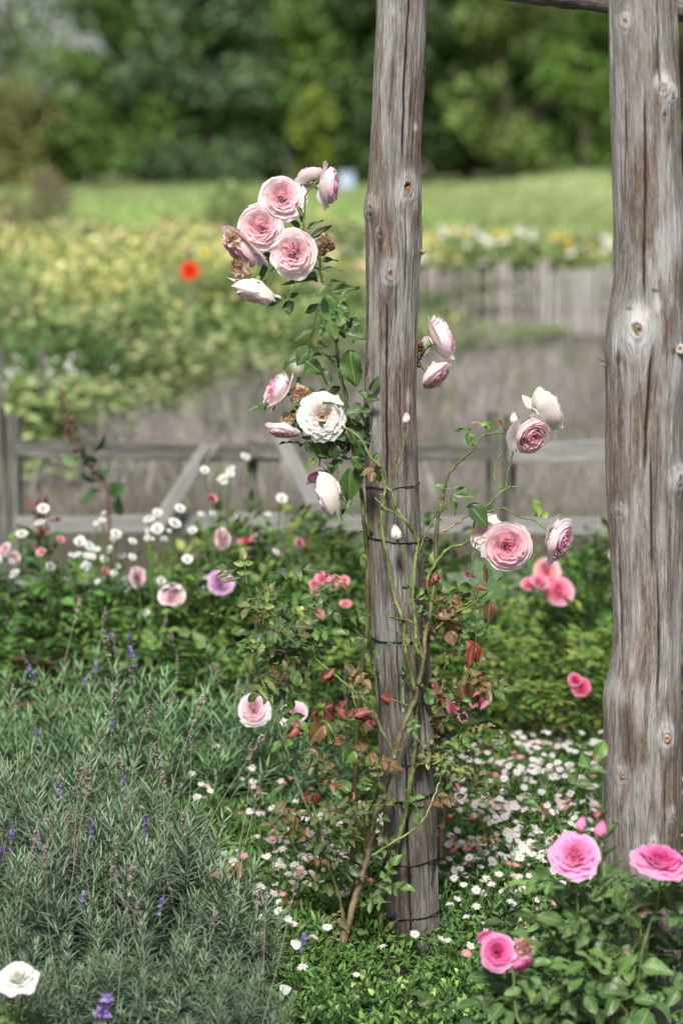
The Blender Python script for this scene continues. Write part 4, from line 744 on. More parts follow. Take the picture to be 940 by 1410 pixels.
# ------------------------------------------------------------------ rose bushes
def bush_foliage(seed, R=.28, H=.5, n=260, tones=((.05, .11, .03),), L=.075, T=LEAF_M, low=.12, upb=.2):
    r = np.random.default_rng(seed); mb = MB()
    for i in range(n):
        a = r.uniform(0, 2 * PI); q = math.sqrt(r.random()); z = low + (H - low) * r.random() ** .75; rr = q * R * (.55 + .5 * math.sin(min(1, z / H) * PI * .8)); lump = .75 + .5 * vnoise(np.array([a * 2 + 5]), np.array([z * 8]), seed)[0]
        c = np.array([math.cos(a) * rr * lump, math.sin(a) * rr * lump, z * (1 - .25 * q)]); d = np.array([math.cos(a) * (.3 + q), math.sin(a) * (.3 + q), r.normal() * .4 + upb])
        compound(mb, c, d, L * r.uniform(.7, 1.2), tones[r.integers(len(tones))], r, T)
    return mb
def stems_mb(seed, R=.2, H=.45, n=7, col=(.12, .16, .06)):
    r = np.random.default_rng(seed); mb = MB()
    for i in range(n):
        a = r.uniform(0, 6.28); q = r.uniform(.2, 1) * R; p = smooth_path([(r.normal() * .02, r.normal() * .02, 0), (math.cos(a) * q * .5, math.sin(a) * q * .5, H * .5), (math.cos(a) * q, math.sin(a) * q, H * r.uniform(.8, 1))], 5)
        V, F, UV = tube(p, np.linspace(.005, .002, len(p)), 6); mb.add(V, F, col, UV)
    return mb
FT = {'pale': ((.90, .62, .68), (.93, .76, .80), (.93, .84, .86)), 'pink': ((.90, .28, .42), (.92, .42, .56), (.93, .58, .68)), 'salmon': ((.90, .38, .44), (.92, .54, .56), (.92, .66, .66)), 'white': ((.84, .84, .74), (.88, .88, .85), (.9, .9, .88)), 'mauve': ((.66, .40, .64), (.78, .54, .76), (.84, .66, .80)), 'magenta': ((.78, .09, .36), (.84, .24, .56), (.88, .42, .68)), 'coral': ((.87, .16, .34), (.90, .26, .44), (.90, .42, .56))}
def sm_flower(kind, seed, R=.03, style='rosette'): return proto(rose_mb(R, style, seed, *FT[kind], nu=4, nv=3, dens=.7), 'flower', [M_PETAL, M_STEM])
FL = {k: [sm_flower(k, 200 + i * 7 + j) for j in range(2)] for i, k in enumerate(FT)}
WS = [proto(rose_mb(.017, 'loose', 300 + j, *FT['white'], nu=4, nv=3, dens=.8), 'flower', [M_PETAL, M_STEM]) for j in range(2)]
BF = {'deep': [proto(bush_foliage(110 + s, n=330, tones=((.06, .14, .03), (.09, .19, .04), (.045, .10, .026), (.11, .19, .045))), 'foliage', M_LEAF) for s in range(3)],
      'lime': [proto(bush_foliage(120 + s, tones=((.14, .24, .045), (.10, .20, .04), (.19, .25, .055), (.20, .26, .055))), 'foliage', M_LEAF) for s in range(2)],
      'red': [proto(bush_foliage(130, tones=((.06, .09, .03), (.13, .06, .04), (.06, .12, .03))), 'foliage', M_LEAF)]}
ST = [proto(stems_mb(140 + s), 'stem', M_STEM) for s in range(2)]
def bush(px, D, h, label, foliage='deep', flowers=(), group=None, wd=1.0, name='rose_bush', cat='rose bush'):
    """flowers: (photo x, photo y, kind, diameter px, facing)"""
    base = np.array([gx(px, D), D, 0]); t = thing(name, base, label, cat, group)
    v = BF[foliage]; o = inst(v[rl.integers(len(v))], t, rot=rz(rl.random() * 6)); s = h / .5; o.scale = (wd, wd, s)
    o = inst(ST[rl.integers(2)], t); o.scale = (wd, wd, s)
    for (x, y, kind, d, dd) in flowers:
        c = P(x, y, D + dd) - base
        if kind == 'ws': inst(WS[rl.integers(2)], t, c, basis(nrm([rl.normal() * .5, -.8 + rl.normal() * .3, .7])), d / 2 / FPX * D / .017)
        else: inst(FL[kind][rl.integers(2)], t, c, basis(nrm([rl.normal() * .35, -.8, .6 + rl.normal() * .3])), d / 2 / FPX * D / .03)
        foot = np.array([c[0] * .5, c[1] * .5, max(.1, c[2] - .28)]); q = smooth_path([foot, (foot + c) / 2 + np.array([0, 0, .04]), c], 4)
        V, F, UV = tube(q, [.0016] * len(q), 4); MB().add(V, F, (.10, .17, .05), UV).build('flower_stem', M_STEM, t)
def near(px, lst, lo, hi): return [f for f in lst if lo <= f[0] < hi]
WH = [(141, 716), (160, 735), (183, 745), (208, 742), (123, 752), (143, 770), (110, 745), (150, 757), (118, 780), (128, 757), (168, 765), (185, 785), (155, 795), (100, 765), (205, 715), (241, 720), (217, 728), (248, 700), (265, 730), (217, 706), (282, 647), (317, 648), (338, 629), (364, 645), (308, 660), (326, 680), (388, 686), (366, 712), (258, 770), (229, 788), (280, 796), (164, 828), (197, 822), (209, 849), (198, 850), (240, 762), (222, 800), (15, 690), (5, 770), (300, 700), (120, 765), (90, 735), (136, 790), (222, 745), (176, 815), (270, 705)]
WH = [(x, y, 'ws', rl.uniform(8, 17), rl.uniform(-.15, .15)) for x, y in WH[::2] + WH[1:22:2] + [(30, 735), (55, 720), (20, 790), (70, 780), (350, 735), (400, 700), (420, 720), (330, 715), (380, 760), (60, 700)]] + [(x + rl.normal() * 6, y + rl.normal() * 6, 'ws', rl.uniform(5, 10), rl.uniform(-.15, .15)) for x, y in WH[::3]] + [(x + rl.normal() * 4, y + rl.normal() * 5, 'ws', rl.uniform(7, 12), rl.uniform(-.15, .15)) for x, y in [(150, 745), (125, 765), (205, 735), (245, 715), (160, 780), (190, 750), (140, 725), (110, 760), (230, 735), (175, 770)]]
PK = [(307, 743, 'pale', 30, 0), (339, 745, 'pink', 22, 0), (338, 762, 'pale', 20, 0), (188, 796, 'pale', 28, 0), (237, 822, 'pale', 34, -.1), (302, 804, 'mauve', 34, -.1), (292, 687, 'pink', 14, 0), (145, 787, 'salmon', 14, 0), (272, 829 - 10, 'salmon', 10, 0), (104, 829, 'salmon', 14, 0), (84, 743, 'pink', 10, 0), (8, 757, 'pale', 20, 0), (412, 748, 'pink', 14, 0), (20, 768, 'pale', 16, .1), (407, 752, 'salmon', 12, 0), (57, 760, 'salmon', 12, .1)]
AL = WH + PK
segs = [(-15, 5.9, .52, 'deep', -99, 40, 'white and pale pink rose bush at the end of the bed below the fence post'), (75, 5.75, .46, 'deep', 40, 115, 'rose bush with white and salmon flowers beside the red dock spike'), (150, 5.8, .48, 'deep', 115, 175, 'rose bush crowded with the densest cluster of small white flowers'),
        (215, 5.75, .46, 'deep', 175, 262, 'rose bush with small white blooms and one large blush pink bloom low in front'), (300, 5.8, .48, 'deep', 262, 326, 'rose bush with a mauve bloom and a pale pink bloom above it'), (360, 6.0, .60, 'lime', 326, 398, 'lighter green rose bush with white flowers high against the fence rail')]
for (px, D, h, fo, lo, hi, lab) in segs: bush(px, D, h, lab, fo, [f for f in AL if lo <= f[0] < hi], 'rose bushes in the white rose bed', 1.0)
bush(455, 6.05, .62, 'dense dark green rose bush reaching above the fence rail behind the slim post', 'deep', [(412, 748, 'pink', 14, 0)], 'rose bushes in the white rose bed', 1.05)
bush(440, 5.75, .45, 'rose bush with a spray of small salmon pink flowers before the dense green bush', 'lime', [(432, 805, 'salmon', 14, -.1), (444, 797, 'pink', 20, -.1), (458, 804, 'salmon', 16, -.1), (474, 800, 'salmon', 14, -.1), (462, 796, 'salmon', 10, -.1), (476, 832, 'salmon', 16, -.1), (435, 815, 'salmon', 12, -.1), (440, 845, 'salmon', 12, -.1)], 'rose bushes in the white rose bed', .8)
bush(20, 5.35, .34, 'leafy green rose bush without flowers behind the end of the soft green lavender', 'deep', [], None, 1.1)
bush(120, 5.4, .36, 'low dark rose bush with red young leaves between the white roses and the lavender', 'red', [], None, 1.1)
bush(225, 5.4, .38, 'low leafy rose bush just under the blush pink bloom', 'deep', [], None, 1.0)
bush(335, 5.35, .40, 'rose bush with two ragged pale pink blooms low beside the arching cane', 'deep', [(350, 978, 'pale', 40, -.55), (405, 984, 'pale', 32, -.55), (398, 992, 'pale', 22, -.55)], None, 1.0)
bush(430, 5.35, .40, 'yellow-green rose bush in front of the dense dark one, beside the slim post', 'lime', [], None, .9)
bush(510, 5.9, .5, 'green rose bush standing directly behind the slim post', 'deep', [(597, 890, 'white', 22, 0)], None, .8)
bush(655, 5.55, .34, 'yellow-green rose bush with pink blooms beside the slim post', 'lime', [(606, 960, 'coral', 26, -.35), (622, 975, 'pink', 22, -.35), (661, 963, 'pink', 28, -.35), (637, 988, 'pink', 12, -.35), (600, 945, 'pink', 16, -.35)], None, 1.0)
bush(745, 5.7, .34, 'yellow-green rose bush without open blooms behind the daisies', 'lime', [], None, 1.0)
bush(825, 5.7, .36, 'yellow-green rose bush with one coral red bloom beside the thick post', 'lime', [(799, 947, 'coral', 24, -.4), (791, 937, 'coral', 18, -.4)], None, 1.0)
bush(800, 6.5, .40, 'rose bush carrying large rose pink blooms in front of the fence rails', 'lime', [(768, 815, 'pink', 38, -.40), (752, 787, 'salmon', 34, -.38), (729, 805, 'pink', 22, -.42), (845, 765, 'white', 16, 0), (742, 803, 'pink', 24, -.44)], None, .8)
bush(900, 6.4, .5, 'green rose bush hidden mostly behind the thick post', 'deep', [], None, 1.0)
bush(700, 6.35, .24, 'small low rose bush in front of the fence post', 'lime', [], None, .8)

# red dock spikes and reaching shoots
def spike(name, pts, D, label, cat, colr, leafs=True, seed=0, w_=.03):
    r = np.random.default_rng(seed); pw = [P(x, y, D) for x, y in pts]; g = pw[0].copy(); g[2] = 0; pw = [g] + pw; p = smooth_path(pw, 8); t = thing(name, g, label, cat)
    V, F, UV = tube(p, np.linspace(.005, .002, len(p)), 6); MB().add(V, F, np.array(colr) * .8, UV).build('stem', M_STEM, t, g)
    mb = MB(); n = 95; k = r.integers(int(len(p) * .45), len(p), n); pos = p[k] + r.normal(size=(n, 3)) * w_ * .35; mb.scatter(LEAF_F, bases(rand_dirs(n, .3, r), rand_dirs(n, 0, r)) * (.022 * r.uniform(.5, 1.2, n))[:, None, None], pos, np.array(colr) * r.uniform(.6, 1.5, (n, 1)))
    mb.build('seed_head', M_LEAF, t, g)
    if leafs:
        mb = MB(); n = 14; k = r.integers(int(len(p) * .2), int(len(p) * .6), n); mb.scatter(LEAF_M, bases(rand_dirs(n, .2, r), rand_dirs(n, .5, r)) * .06, p[k] + r.normal(size=(n, 3)) * .015, np.array([.06, .13, .04])); mb.build('foliage', M_LEAF, t, g)
spike('dock_plant', [(150, 700), (135, 660), (112, 625), (95, 595), (88, 545)], 6.4, 'tall bent dock stem with rusty red seeds crossing the fence rail', 'dock plant', (.15, .07, .05), True, 3, .018)
spike('dock_plant', [(62, 790), (58, 740), (56, 700)], 6.1, 'shorter upright dock spike with dark red seeds in front of the lower rail', 'dock plant', (.17, .03, .03), True, 4, .05)

# ------------------------------------------------------------------ near magenta rose bush
D0 = 3.62; mbse = np.array([gx(850, D0), D0, 0])
mr = thing('rose_bush', mbse, 'near rose bush with magenta pink blooms and broad green leaves before the thick post', 'rose bush')
spray_patch('foliage', [(860, 1330, 60, 50, 3.62, 42, 74, [(.085, .17, .045), (.055, .12, .035), (.075, .15, .04)]), (760, 1370, 50, 34, 3.6, 26, 74, [(.055, .12, .035), (.08, .16, .045)]), (800, 1250, 34, 26, 3.66, 16, 66, [(.085, .17, .045), (.10, .19, .05)]), (900, 1240, 34, 30, 3.68, 18, 64, [(.085, .17, .045), (.055, .12, .035)]), (700, 1390, 30, 22, 3.55, 10, 76, [DG, (.035, .08, .035)]), (920, 1380, 34, 40, 3.6, 16, 80, [(.08, .165, .045)]), (850, 1290, 90, 60, 3.8, 30, 66, [DG])], 51, mr, mbse)
spray_patch('foliage', [(757, 1120, 8, 10, 3.62, 1, 80, [MG]), (778, 1105, 8, 10, 3.62, 1, 70, [MG])], 52, mr, mbse)
for k, pts in enumerate([[(850, 1500, 3.6), (805, 1330, 3.62), (795, 1250, 3.62), (790, 1185, 3.62)], [(870, 1500, 3.6), (880, 1330, 3.6), (905, 1240, 3.6), (908, 1190, 3.58)], [(760, 1500, 3.5), (712, 1400, 3.52), (706, 1340, 3.52), (690, 1312, 3.52)], [(860, 1450, 3.6), (865, 1330, 3.6), (880, 1290, 3.6), (878, 1255, 3.6)], [(830, 1300, 3.62), (828, 1200, 3.62), (826, 1150, 3.62)], [(800, 1200, 3.64), (775, 1150, 3.64), (762, 1110, 3.64)], [(840, 1420, 3.58), (850, 1350, 3.58), (872, 1325, 3.58)]]):
    cane(pts, .0035, .0016, (.10, .16, .05), (.17, .25, .08), 'stem', mr, mbse, 4, None, 60 + k)
TINTS['mag'] = ((.88, .13, .42), (.91, .34, .62), (.93, .52, .74)); TINTS['magp'] = ((.90, .30, .52), (.92, .42, .68), (.93, .55, .78))
for k, b in enumerate([(790, 1178, 62, 3.60, (-.05, .25, .8), 'loose', 'magp'), (909, 1183, 74, 3.56, (.25, .85, .45), 'loose', 'mag'), (685, 1311, 46, 3.52, (.1, .2, 1), 'rosette', 'mag'), (717, 1325, 28, 3.53, (.2, -.8, .5), 'cup', 'mag'), (668, 1290, 22, 3.54, (-.3, .8, .3), 'cup', 'mag'), (722, 1305, 30, 3.56, (.5, .3, .6), 'wilt', 'mag'), (880, 1252, 22, 3.6, (.1, .5, .6), 'wilt', 'magp')]):
    place_bloom(mr, mbse, *b, seed=80 + k)
for k, (x, y, d) in enumerate([(826, 1147, 22), (799, 1138, 18), (866, 1320, 17), (879, 1322, 17), (853, 1388, 17)]): place_bloom(mr, mbse, x, y, d, 3.62, (rl.normal() * .4, 1, .3), 'bud', 'mag' if k != 1 else 'magp', 95 + k, 'bud')
# white rose at the lower corner, white bud behind
wb = np.array([gx(20, 3.55), 3.55, 0]); wr = thing('rose_bush', wb, 'young rose with one flat pure white bloom rising before the grey lavender', 'rose bush')
TINTS['white'] = ((.86, .85, .76), (.9, .9, .86), (.92, .92, .90))
place_bloom(wr, wb, 25, 1345, 50, 3.5, (.05, .80, .60), 'loose', 'white', 7)
cane([(5, 1500, 3.55), (12, 1410, 3.55), (20, 1375, 3.52), (24, 1352, 3.5)], .003, .0018, GRN, GRN, 'stem', wr, wb, 3, None, 77)
spray_patch('foliage', [(5, 1400, 14, 14, 3.56, 6, 46, [MG, DG])], 53, wr, wb)
wb = np.array([gx(735, 3.95), 3.95, 0]); wr = thing('rose_bush', wb, 'small rose with one half open white bud between the box shrubs and the magenta roses', 'rose bush')
place_bloom(wr, wb, 735, 1290, 24, 3.95, (0, .9, .3), 'cup', 'white', 9)
cane([(738, 1360, 3.95), (736, 1320, 3.95), (735, 1297, 3.95)], .002, .0015, GRN, GRN, 'stem', wr, wb, 0, None, 78)
spray_patch('foliage', [(738, 1320, 10, 12, 3.96, 4, 30, [DG])], 54, wr, wb)
# fallen petals
for k, (x, y, D, lab) in enumerate([(276, 1260, 3.98, 'white fallen petal caught upright in the grey lavender'), (385, 1362, 3.86, 'white fallen petal lying near the cane foot'), (400, 1300, 4.0, 'creamy fallen petal on the daisies beside the cane foot')]):
    c = P(x, y, D); T = leaf_t(6, 5, .5, -.4, .3, .6, tip=-.8); B = bases(nrm([[.3, .1, -1.0]]) if k == 0 else nrm([[1.0, .3, .2]]), (TOW + UP)[None]) * .021
    tag(MB().scatter(T, B, [c], (.9, .88, .86)).build('fallen_petal', M_PETAL, None, (0, 0, 0)), lab, 'petal', 'fallen petals')

# ------------------------------------------------------------------ rail fence
DF = 7.34
fn = thing('rail_fence', (0, DF, 0), 'low rustic grey post and rail fence running behind the rose bed', 'fence')
def timber(name, a, b, wz, wy, par, base, seed=0, mat=M_FENCE, col=(0, 0, 0)):
    """a sawn timber from a to b, wz high and wy deep, slightly wavy; local z follows the grain"""
    r = np.random.default_rng(seed); a, b = np.array(a, float), np.array(b, float); L = np.linalg.norm(b - a); d = (b - a) / L; n = max(4, int(L / .05))
    h = np.array([0, 1.0, 0]); s = nrm(np.cross(h, d)); h = np.cross(d, s); Mx = np.stack([s, h, d], 1)
    t = np.linspace(0, L, n); wob = .006 * (vnoise(t * 3, t * 0, seed) - .5) * 2; ww = wz * (1 + .12 * (vnoise(t * 5, t * 0 + 3, seed) - .5) * 2)
    prof = np.array([(-.5, -.42), (-.42, -.5), (.42, -.5), (.5, -.42), (.5, .42), (.42, .5), (-.42, .5), (-.5, .42)])
    V = np.stack([prof[None, :, 0] * ww[:, None] + wob[:, None], np.repeat(prof[None, :, 1] * wy, n, 0), np.repeat(t[:, None], 8, 1)], -1).reshape(-1, 3)
    i = np.arange(n - 1)[:, None] * 8; j = np.arange(8)[None]; F = np.stack([i + j, i + (j + 1) % 8, i + 8 + (j + 1) % 8, i + 8 + j], -1).reshape(-1, 4)
    F = np.vstack([F, [(3, 2, 1, 0), (7, 6, 5, 4), (7, 4, 3, 0)], np.array([(0, 1, 2, 3), (4, 5, 6, 7), (0, 3, 4, 7)]) + (n - 1) * 8])
    o = MB().add(V, F, col).build(name, mat, par, smooth=False); l = a - np.asarray(base)
    o.matrix_basis = Matrix([[*Mx[i], l[i]] for i in range(3)] + [[0, 0, 0, 1]]); return o
fb = np.array([0, DF, 0])
def fpost(x, ytop, w_, seed, D=DF): a = P(x, ytop, D); timber('post', (a[0], D, -.05), (a[0] + .006, D, a[2]), w_, .06, fn, fb, seed)
fpost(15, 572, .048, 1); fpost(-2, 560, .03, 2, DF + .06); fpost(346, 606, .034, 3); fpost(677, 567, .034, 4); fpost(699, 572, .042, 5, DF + .07); fpost(995, 590, .045, 6)
def rail(x0, y0, x1, y1, w_, seed, D=DF - .05, n='rail', wy=.03, c=(0, 0, 0)): timber(n, P(x0, y0, D), P(x1, y1, D), w_, wy, fn, fb, seed, M_FENCE, c if (seed < 13 or c[0]) else (.38, 0, 0))
rail(24, 620, 385, 623, .052, 11); rail(345, 622, 672, 622, .05, 12, DF - .08); rail(700, 622, 960, 620, .062, 13, DF - .03)
rail(24, 722, 400, 721, .052, 14); rail(345, 722, 672, 722, .05, 15, DF - .08); rail(704, 724, 960, 724, .05, 16, DF - .03)
rail(700, 800, 960, 802, .04, 17, DF - .03); rail(560, 800, 672, 800, .04, 18, DF - .08); rail(712, 858, 960, 856, .05, 19, DF - .03); rail(24, 805, 345, 805, .045, 20)
rail(288, 612, 222, 722, .045, 21, DF - .12, 'brace'); rail(384, 600, 438, 700, .042, 22, DF - .3, 'brace', .03, (.5, 0, 0)); rail(300, 612, 278, 640, .02, 23, DF - .12, 'brace')

# ------------------------------------------------------------------ lavender field beyond the fence (nobody could count it)
r = np.random.default_rng(77); mb = MB(); n = 150000
Y = 7.8 + 6.8 * r.random(n) ** .9; X = (r.random(n) - .5) * (Y * .34 + .6); PX = 470 + X / Y * FPX
keep = Y < np.interp(PX, [60, 230, 420, 640, 900], [9.0, 10.7, 12.3, 14.3, 14.6]) + .8 * (vnoise(X * 2 + 60, Y * 0, 4) - .5); X, Y, PX = X[keep], Y[keep], PX[keep]; n = len(X)
mnd = vnoise(X * 2.6 + 40, Y * 2.0, 3); hg = .46 * (.35 + .85 * mnd)
t = r.random(n) ** .35; d = rand_dirs(n, 1.5, r); pc = vnoise(X * 2.2 + 10, Y * 1.2 + 30, 8)[:, None]
gr = np.array([.27, .28, .20]); bw = np.array([.38, .325, .335]); C = np.where(t[:, None] > .8, bw, gr) * (.38 + .9 * pc) * r.uniform(.75, 1.3, (n, 1))
gp = np.clip((vnoise(X * 1.3 + 70, Y * .9 + 9, 12)[:, None] - .6) * 5, 0, 1) * .7; C = C * (1 - gp) + np.array([.20, .27, .10]) * gp * r.uniform(.7, 1.3, (n, 1))
mb.scatter(leaf_t(1, 1, .10, 0, .1, .8), bases(d, rand_dirs(n, 0, r)) * (.05 + .11 * r.random(n) ** 3)[:, None, None], np.c_[X, Y, hg * t - .02], C)
n = 3000; Ys = 7.8 + 6 * r.random(n) ** .8; Xs = (r.random(n) - .5) * (Ys * .34 + .6); q = 470 + Xs / Ys * FPX
ok = Ys < np.interp(q, [60, 230, 420, 640, 900], [8.8, 10.4, 12.0, 14.0, 14.3]); Xs, Ys = Xs[ok], Ys[ok]; n = len(Xs)
sc_ = np.array([(.22, .27, .12), (.40, .36, .31), (.30, .27, .27), (.22, .21, .15)])[r.integers(0, 4, n)]
cl_ = vnoise(Xs * 4 + 9, Ys * 3, 21) > .5; Xs, Ys, sc_ = Xs[cl_], Ys[cl_], sc_[cl_]; n = len(Xs)
mb.scatter(leaf_t(3, 1, .05, 0, .1, .8), bases(rand_dirs(n, 3.0, r), rand_dirs(n, 0, r)) * (.10 + .09 * r.random(n))[:, None, None], np.c_[Xs, Ys, np.full(n, .25)], sc_ * r.uniform(.7, 1.2, (n, 1)))
tag(mb.build('lavender_field', M_LAV), 'faded grey-brown lavender growing in a mass beyond the rail fence', 'lavender', None, 'stuff')

# ------------------------------------------------------------------ flower border behind the field
def tall_mb(seed, R=.35, H=.9, n=1500, tones=((.10, .17, .045),), size=.06, low=.05):
    r = np.random.default_rng(seed); a = r.uniform(0, 6.28, n); q = np.sqrt(r.random(n)); z = low + (H - low) * r.random(n) ** .7
    lump = .7 + .6 * vnoise(a * 2, z * 5, seed); p = np.c_[np.cos(a) * q * R * lump, np.sin(a) * q * R * lump, z * (1 - .2 * q)]
    tn = np.array(tones)[r.integers(0, len(tones), n)]
    return MB().scatter(LEAF_F, bases(rand_dirs(n, .3, r), rand_dirs(n, .6, r)) * (size * r.uniform(.6, 1.3, n))[:, None, None], p, tn * r.uniform(.65, 1.4, (n, 1)))
TF = {'green': [proto(tall_mb(s + 400, tones=((.26, .34, .12), (.33, .39, .16), (.17, .26, .085))), 'foliage', M_LEAF) for s in range(3)],
      'yellow': [proto(tall_mb(s + 410, tones=((.58, .58, .20), (.32, .42, .10), (.66, .62, .30))), 'foliage', M_LEAF) for s in range(2)],
      'dark': [proto(tall_mb(420, tones=((.07, .14, .04), (.09, .17, .05)), n=900), 'foliage', M_LEAF)],
      'olive': [proto(tall_mb(s + 430, tones=((.26, .31, .13), (.19, .27, .09), (.34, .34, .18))), 'foliage', M_LEAF) for s in range(2)],
      'brown': [proto(tall_mb(440, tones=((.24, .17, .11), (.22, .21, .10))), 'foliage', M_LEAF)]}
def disc_mb(col, R=.05, seed=0):
    r = np.random.default_rng(seed); n = 16; a = np.arange(n) / n * 6.28; mb = MB()
    for k, s in ((0, 1.0), (1, .75)): mb.scatter(LEAF_F, bases(np.c_[np.cos(a + k * .2), np.sin(a + k * .2), np.full(n, .25 + .4 * k)], np.array([[0, 0, 1.0]])) * R * s, np.zeros((n, 3)), np.array(col) * r.uniform(.85, 1.1, (n, 1)), 0)
    mb.scatter(LEAF_F, bases(rand_dirs(14, 1, r), rand_dirs(14, 0, r)) * R * .35, np.zeros((14, 3)), np.array(col) * .55, 1); return proto(mb, 'flower', [M_PETAL, M_STEM])
FC = {'yellow': disc_mb((.80, .62, .10)), 'lemon': disc_mb((.78, .72, .34)), 'orange': disc_mb((.85, .36, .04)), 'red': disc_mb((.85, .08, .02)), 'white': disc_mb((.85, .84, .80)), 'pinkish': disc_mb((.78, .42, .42))}
GS = [proto(stems_mb(450, .2, .8, 8), 'stem', M_STEM)]
def border(px, D, h, kind, fl, label, group, wd=1.0, name='flowering_plant', cat='plant', n0=None):
    t = thing(name, (gx(px, D), D, 0), label, cat, group); v = TF[kind]; o = inst(v[rl.integers(len(v))], t, rot=rz(rl.random() * 6)); o.scale = (wd, wd, h / .9)
    o = inst(GS[0], t); o.scale = (wd, wd, h / .9)
    for f, n, size in fl:
        for k in range(n):
            a = rl.random() * 6.28; q = rl.random() ** .5 * .34 * wd; inst(FC[f], t, (math.cos(a) * q, math.sin(a) * q - .05, h * rl.uniform(.55, 1.05)), basis(nrm([rl.normal() * .4, -.9, .5])), size * rl.uniform(.7, 1.2))
    return t
LB = 'one of the mixed plants in the yellow-green border past the faded lavender'; GB = 'flowering plants of the yellow-green border'
for row, (D, h0, kinds) in enumerate([(11.0, .42, ['green', 'olive']), (12.4, .55, ['green', 'green', 'olive']), (13.8, .68, ['green', 'green', 'olive']), (15.3, .80, ['green', 'yellow', 'olive']), (16.8, .84, ['yellow', 'green']), (18.3, .88, ['yellow', 'yellow', 'olive'])]):
    for px in range(-40 + 20 * (row % 2), 480, 66 if row > 1 else 90):
        if (row == 0 and px > 150) or (row == 1 and px > 330): continue
        k = kinds[rl.integers(len(kinds))]; fl = []
        if row >= 2: fl = [(['yellow', 'lemon', 'lemon', 'lemon', 'pinkish'][rl.integers(5)], int(rl.integers(1, 4)), .5), ('lemon', 6 if row > 2 else 1, .45)]
        border(px + rl.uniform(-10, 10), D + rl.uniform(-.3, .3), h0 * rl.uniform(.78, 1.16), k, fl, LB, GB, rl.uniform(.8, 1.2))
border(262, 14.2, .88, 'olive', [('yellow', 2, .6)], 'tall border plant topped by the single large orange red bloom', None, .45)
t = thing('poppy', (gx(262, 12.6), 12.6, 0), 'tall stem bearing the large orange red bloom above the border', 'poppy'); c = P(262, 369, 12.6)
inst(FC['red'], t, (0, 0, c[2] - .02), basis([0, -.8, .5]), 1.15); inst(FC['red'], t, (0, 0, c[2] + .01), basis([.3, -.5, .8]), .9); V, F, UV = tube([(.02, 0, 0), (0, 0, c[2] * .5), (0, 0, c[2])], [.008, .006, .005], 5); MB().add(V, F, (.3, .34, .2), UV).build('stem', M_STEM, t)
border(45, 11.9, .66, 'dark', [], 'dark rounded shrub standing out from the yellow-green border', None, 1.3, 'garden_shrub', 'shrub'); border(110, 12.0, .58, 'dark', [], 'smaller dark shrub beside the dark rounded one in the border', None, .9, 'garden_shrub', 'shrub')
border(594, 18.4, .42, 'dark', [], 'small dark shrub just in front of the picket fence', None, .42, 'garden_shrub', 'shrub')
for k, (px, D, h, kd) in enumerate([(318, 19.5, 1.28, 'green'), (345, 20.5, 1.05, 'green'), (285, 19.5, 1.0, 'green')]):
    border(px, D, h, kd, [], ['tallest leafy green plant rising in front of the meadow', 'leafy green plant between the tallest one and the pink roses', 'shorter leafy green plant leaning beside the tallest one'][k], None, .55, 'tall_plant', 'plant')
for k, (px, D) in enumerate([(15, 11.2), (60, 11.4), (95, 11.8), (35, 12.0), (-20, 11.6)]): border(px, D, .46, 'green', [('white', 22, .33)], 'one of the plants dotted with small white flowers around the thin wooden stake', 'white flowered plants by the stake', .8)
for k, (px, D) in enumerate([(400, 13.6), (440, 14.5), (480, 15.0), (545, 15.6), (600, 16.2), (370, 13.0)]): border(px, D, .40, 'olive', [('lemon', 2, .6), ('white', 2, .6)], 'one of the low weedy plants where faded lavender meets the border', 'low weedy plants at the edge of the lavender', .9)
for k, (px, D) in enumerate([(560, 17.6), (655, 17.6), (695, 18.0), (745, 18.2), (640, 18.0)]): border(px, D, .15, 'green', [], 'one of the low fresh green plants at the foot of the picket fence', 'low green plants along the picket fence', .7)
a = P(57, 478, 10.9); sk = timber('wooden_stake', (a[0], 10.9, 0), (a[0], 10.9, a[2]), .03, .03, None, (0, 0, 0), 5); tag(sk, 'thin pale wooden stake standing among white flowers', 'stake')
a = P(0, 470, 9.5); sk = timber('wooden_stake', (a[0], 9.5, 0), (a[0], 9.5, a[2]), .018, .018, None, (0, 0, 0), 6); tag(sk, 'slender grey stake rising above the fence end post', 'stake')
# row behind the picket fence
LP = 'one of the yellow, orange and white flowered plants behind the picket fence'
for row, D in enumerate((21.5, 22.6)):
    for px in range(455, 900, 50):
        border(px + rl.uniform(-12, 12) + row * 20, D, .62 * rl.uniform(.85, 1.15), ['yellow', 'green', 'olive'][rl.integers(3)], [(['lemon', 'yellow', 'white'][rl.integers(3)], 6, .8), (['white', 'pinkish', 'white', 'lemon'][rl.integers(4)], 4, .7)], LP, 'flowers behind the picket fence', 1.1)
for px in range(-20, 480, 62): border(px + rl.uniform(-12, 12), 21.8, .80 * rl.uniform(.85, 1.1), ['yellow', 'olive', 'brown'][rl.integers(3)], [('lemon', 5, .8), ('pinkish', 2, .7)], 'one of the taller blond plants along the far edge of the border', 'blond plants at the far edge of the border', 1.2)
for k, (px, D, h) in enumerate([(70, 24.0, 1.3), (20, 24, 1.05)]): border(px, D, h, 'brown', [], ['tall reddish brown seed plant in front of the meadow', 'shorter reddish brown seed plant at the meadow edge'][k], None, .6, 'tall_plant', 'plant')
for k, px in enumerate(range(360, 1000, 90)): border(px, 27 + rl.uniform(-.6, .6), .45, 'brown' if k % 2 else 'olive', [], 'one of the dull brownish clumps where the meadow begins', 'dull clumps at the meadow edge', 1.6)

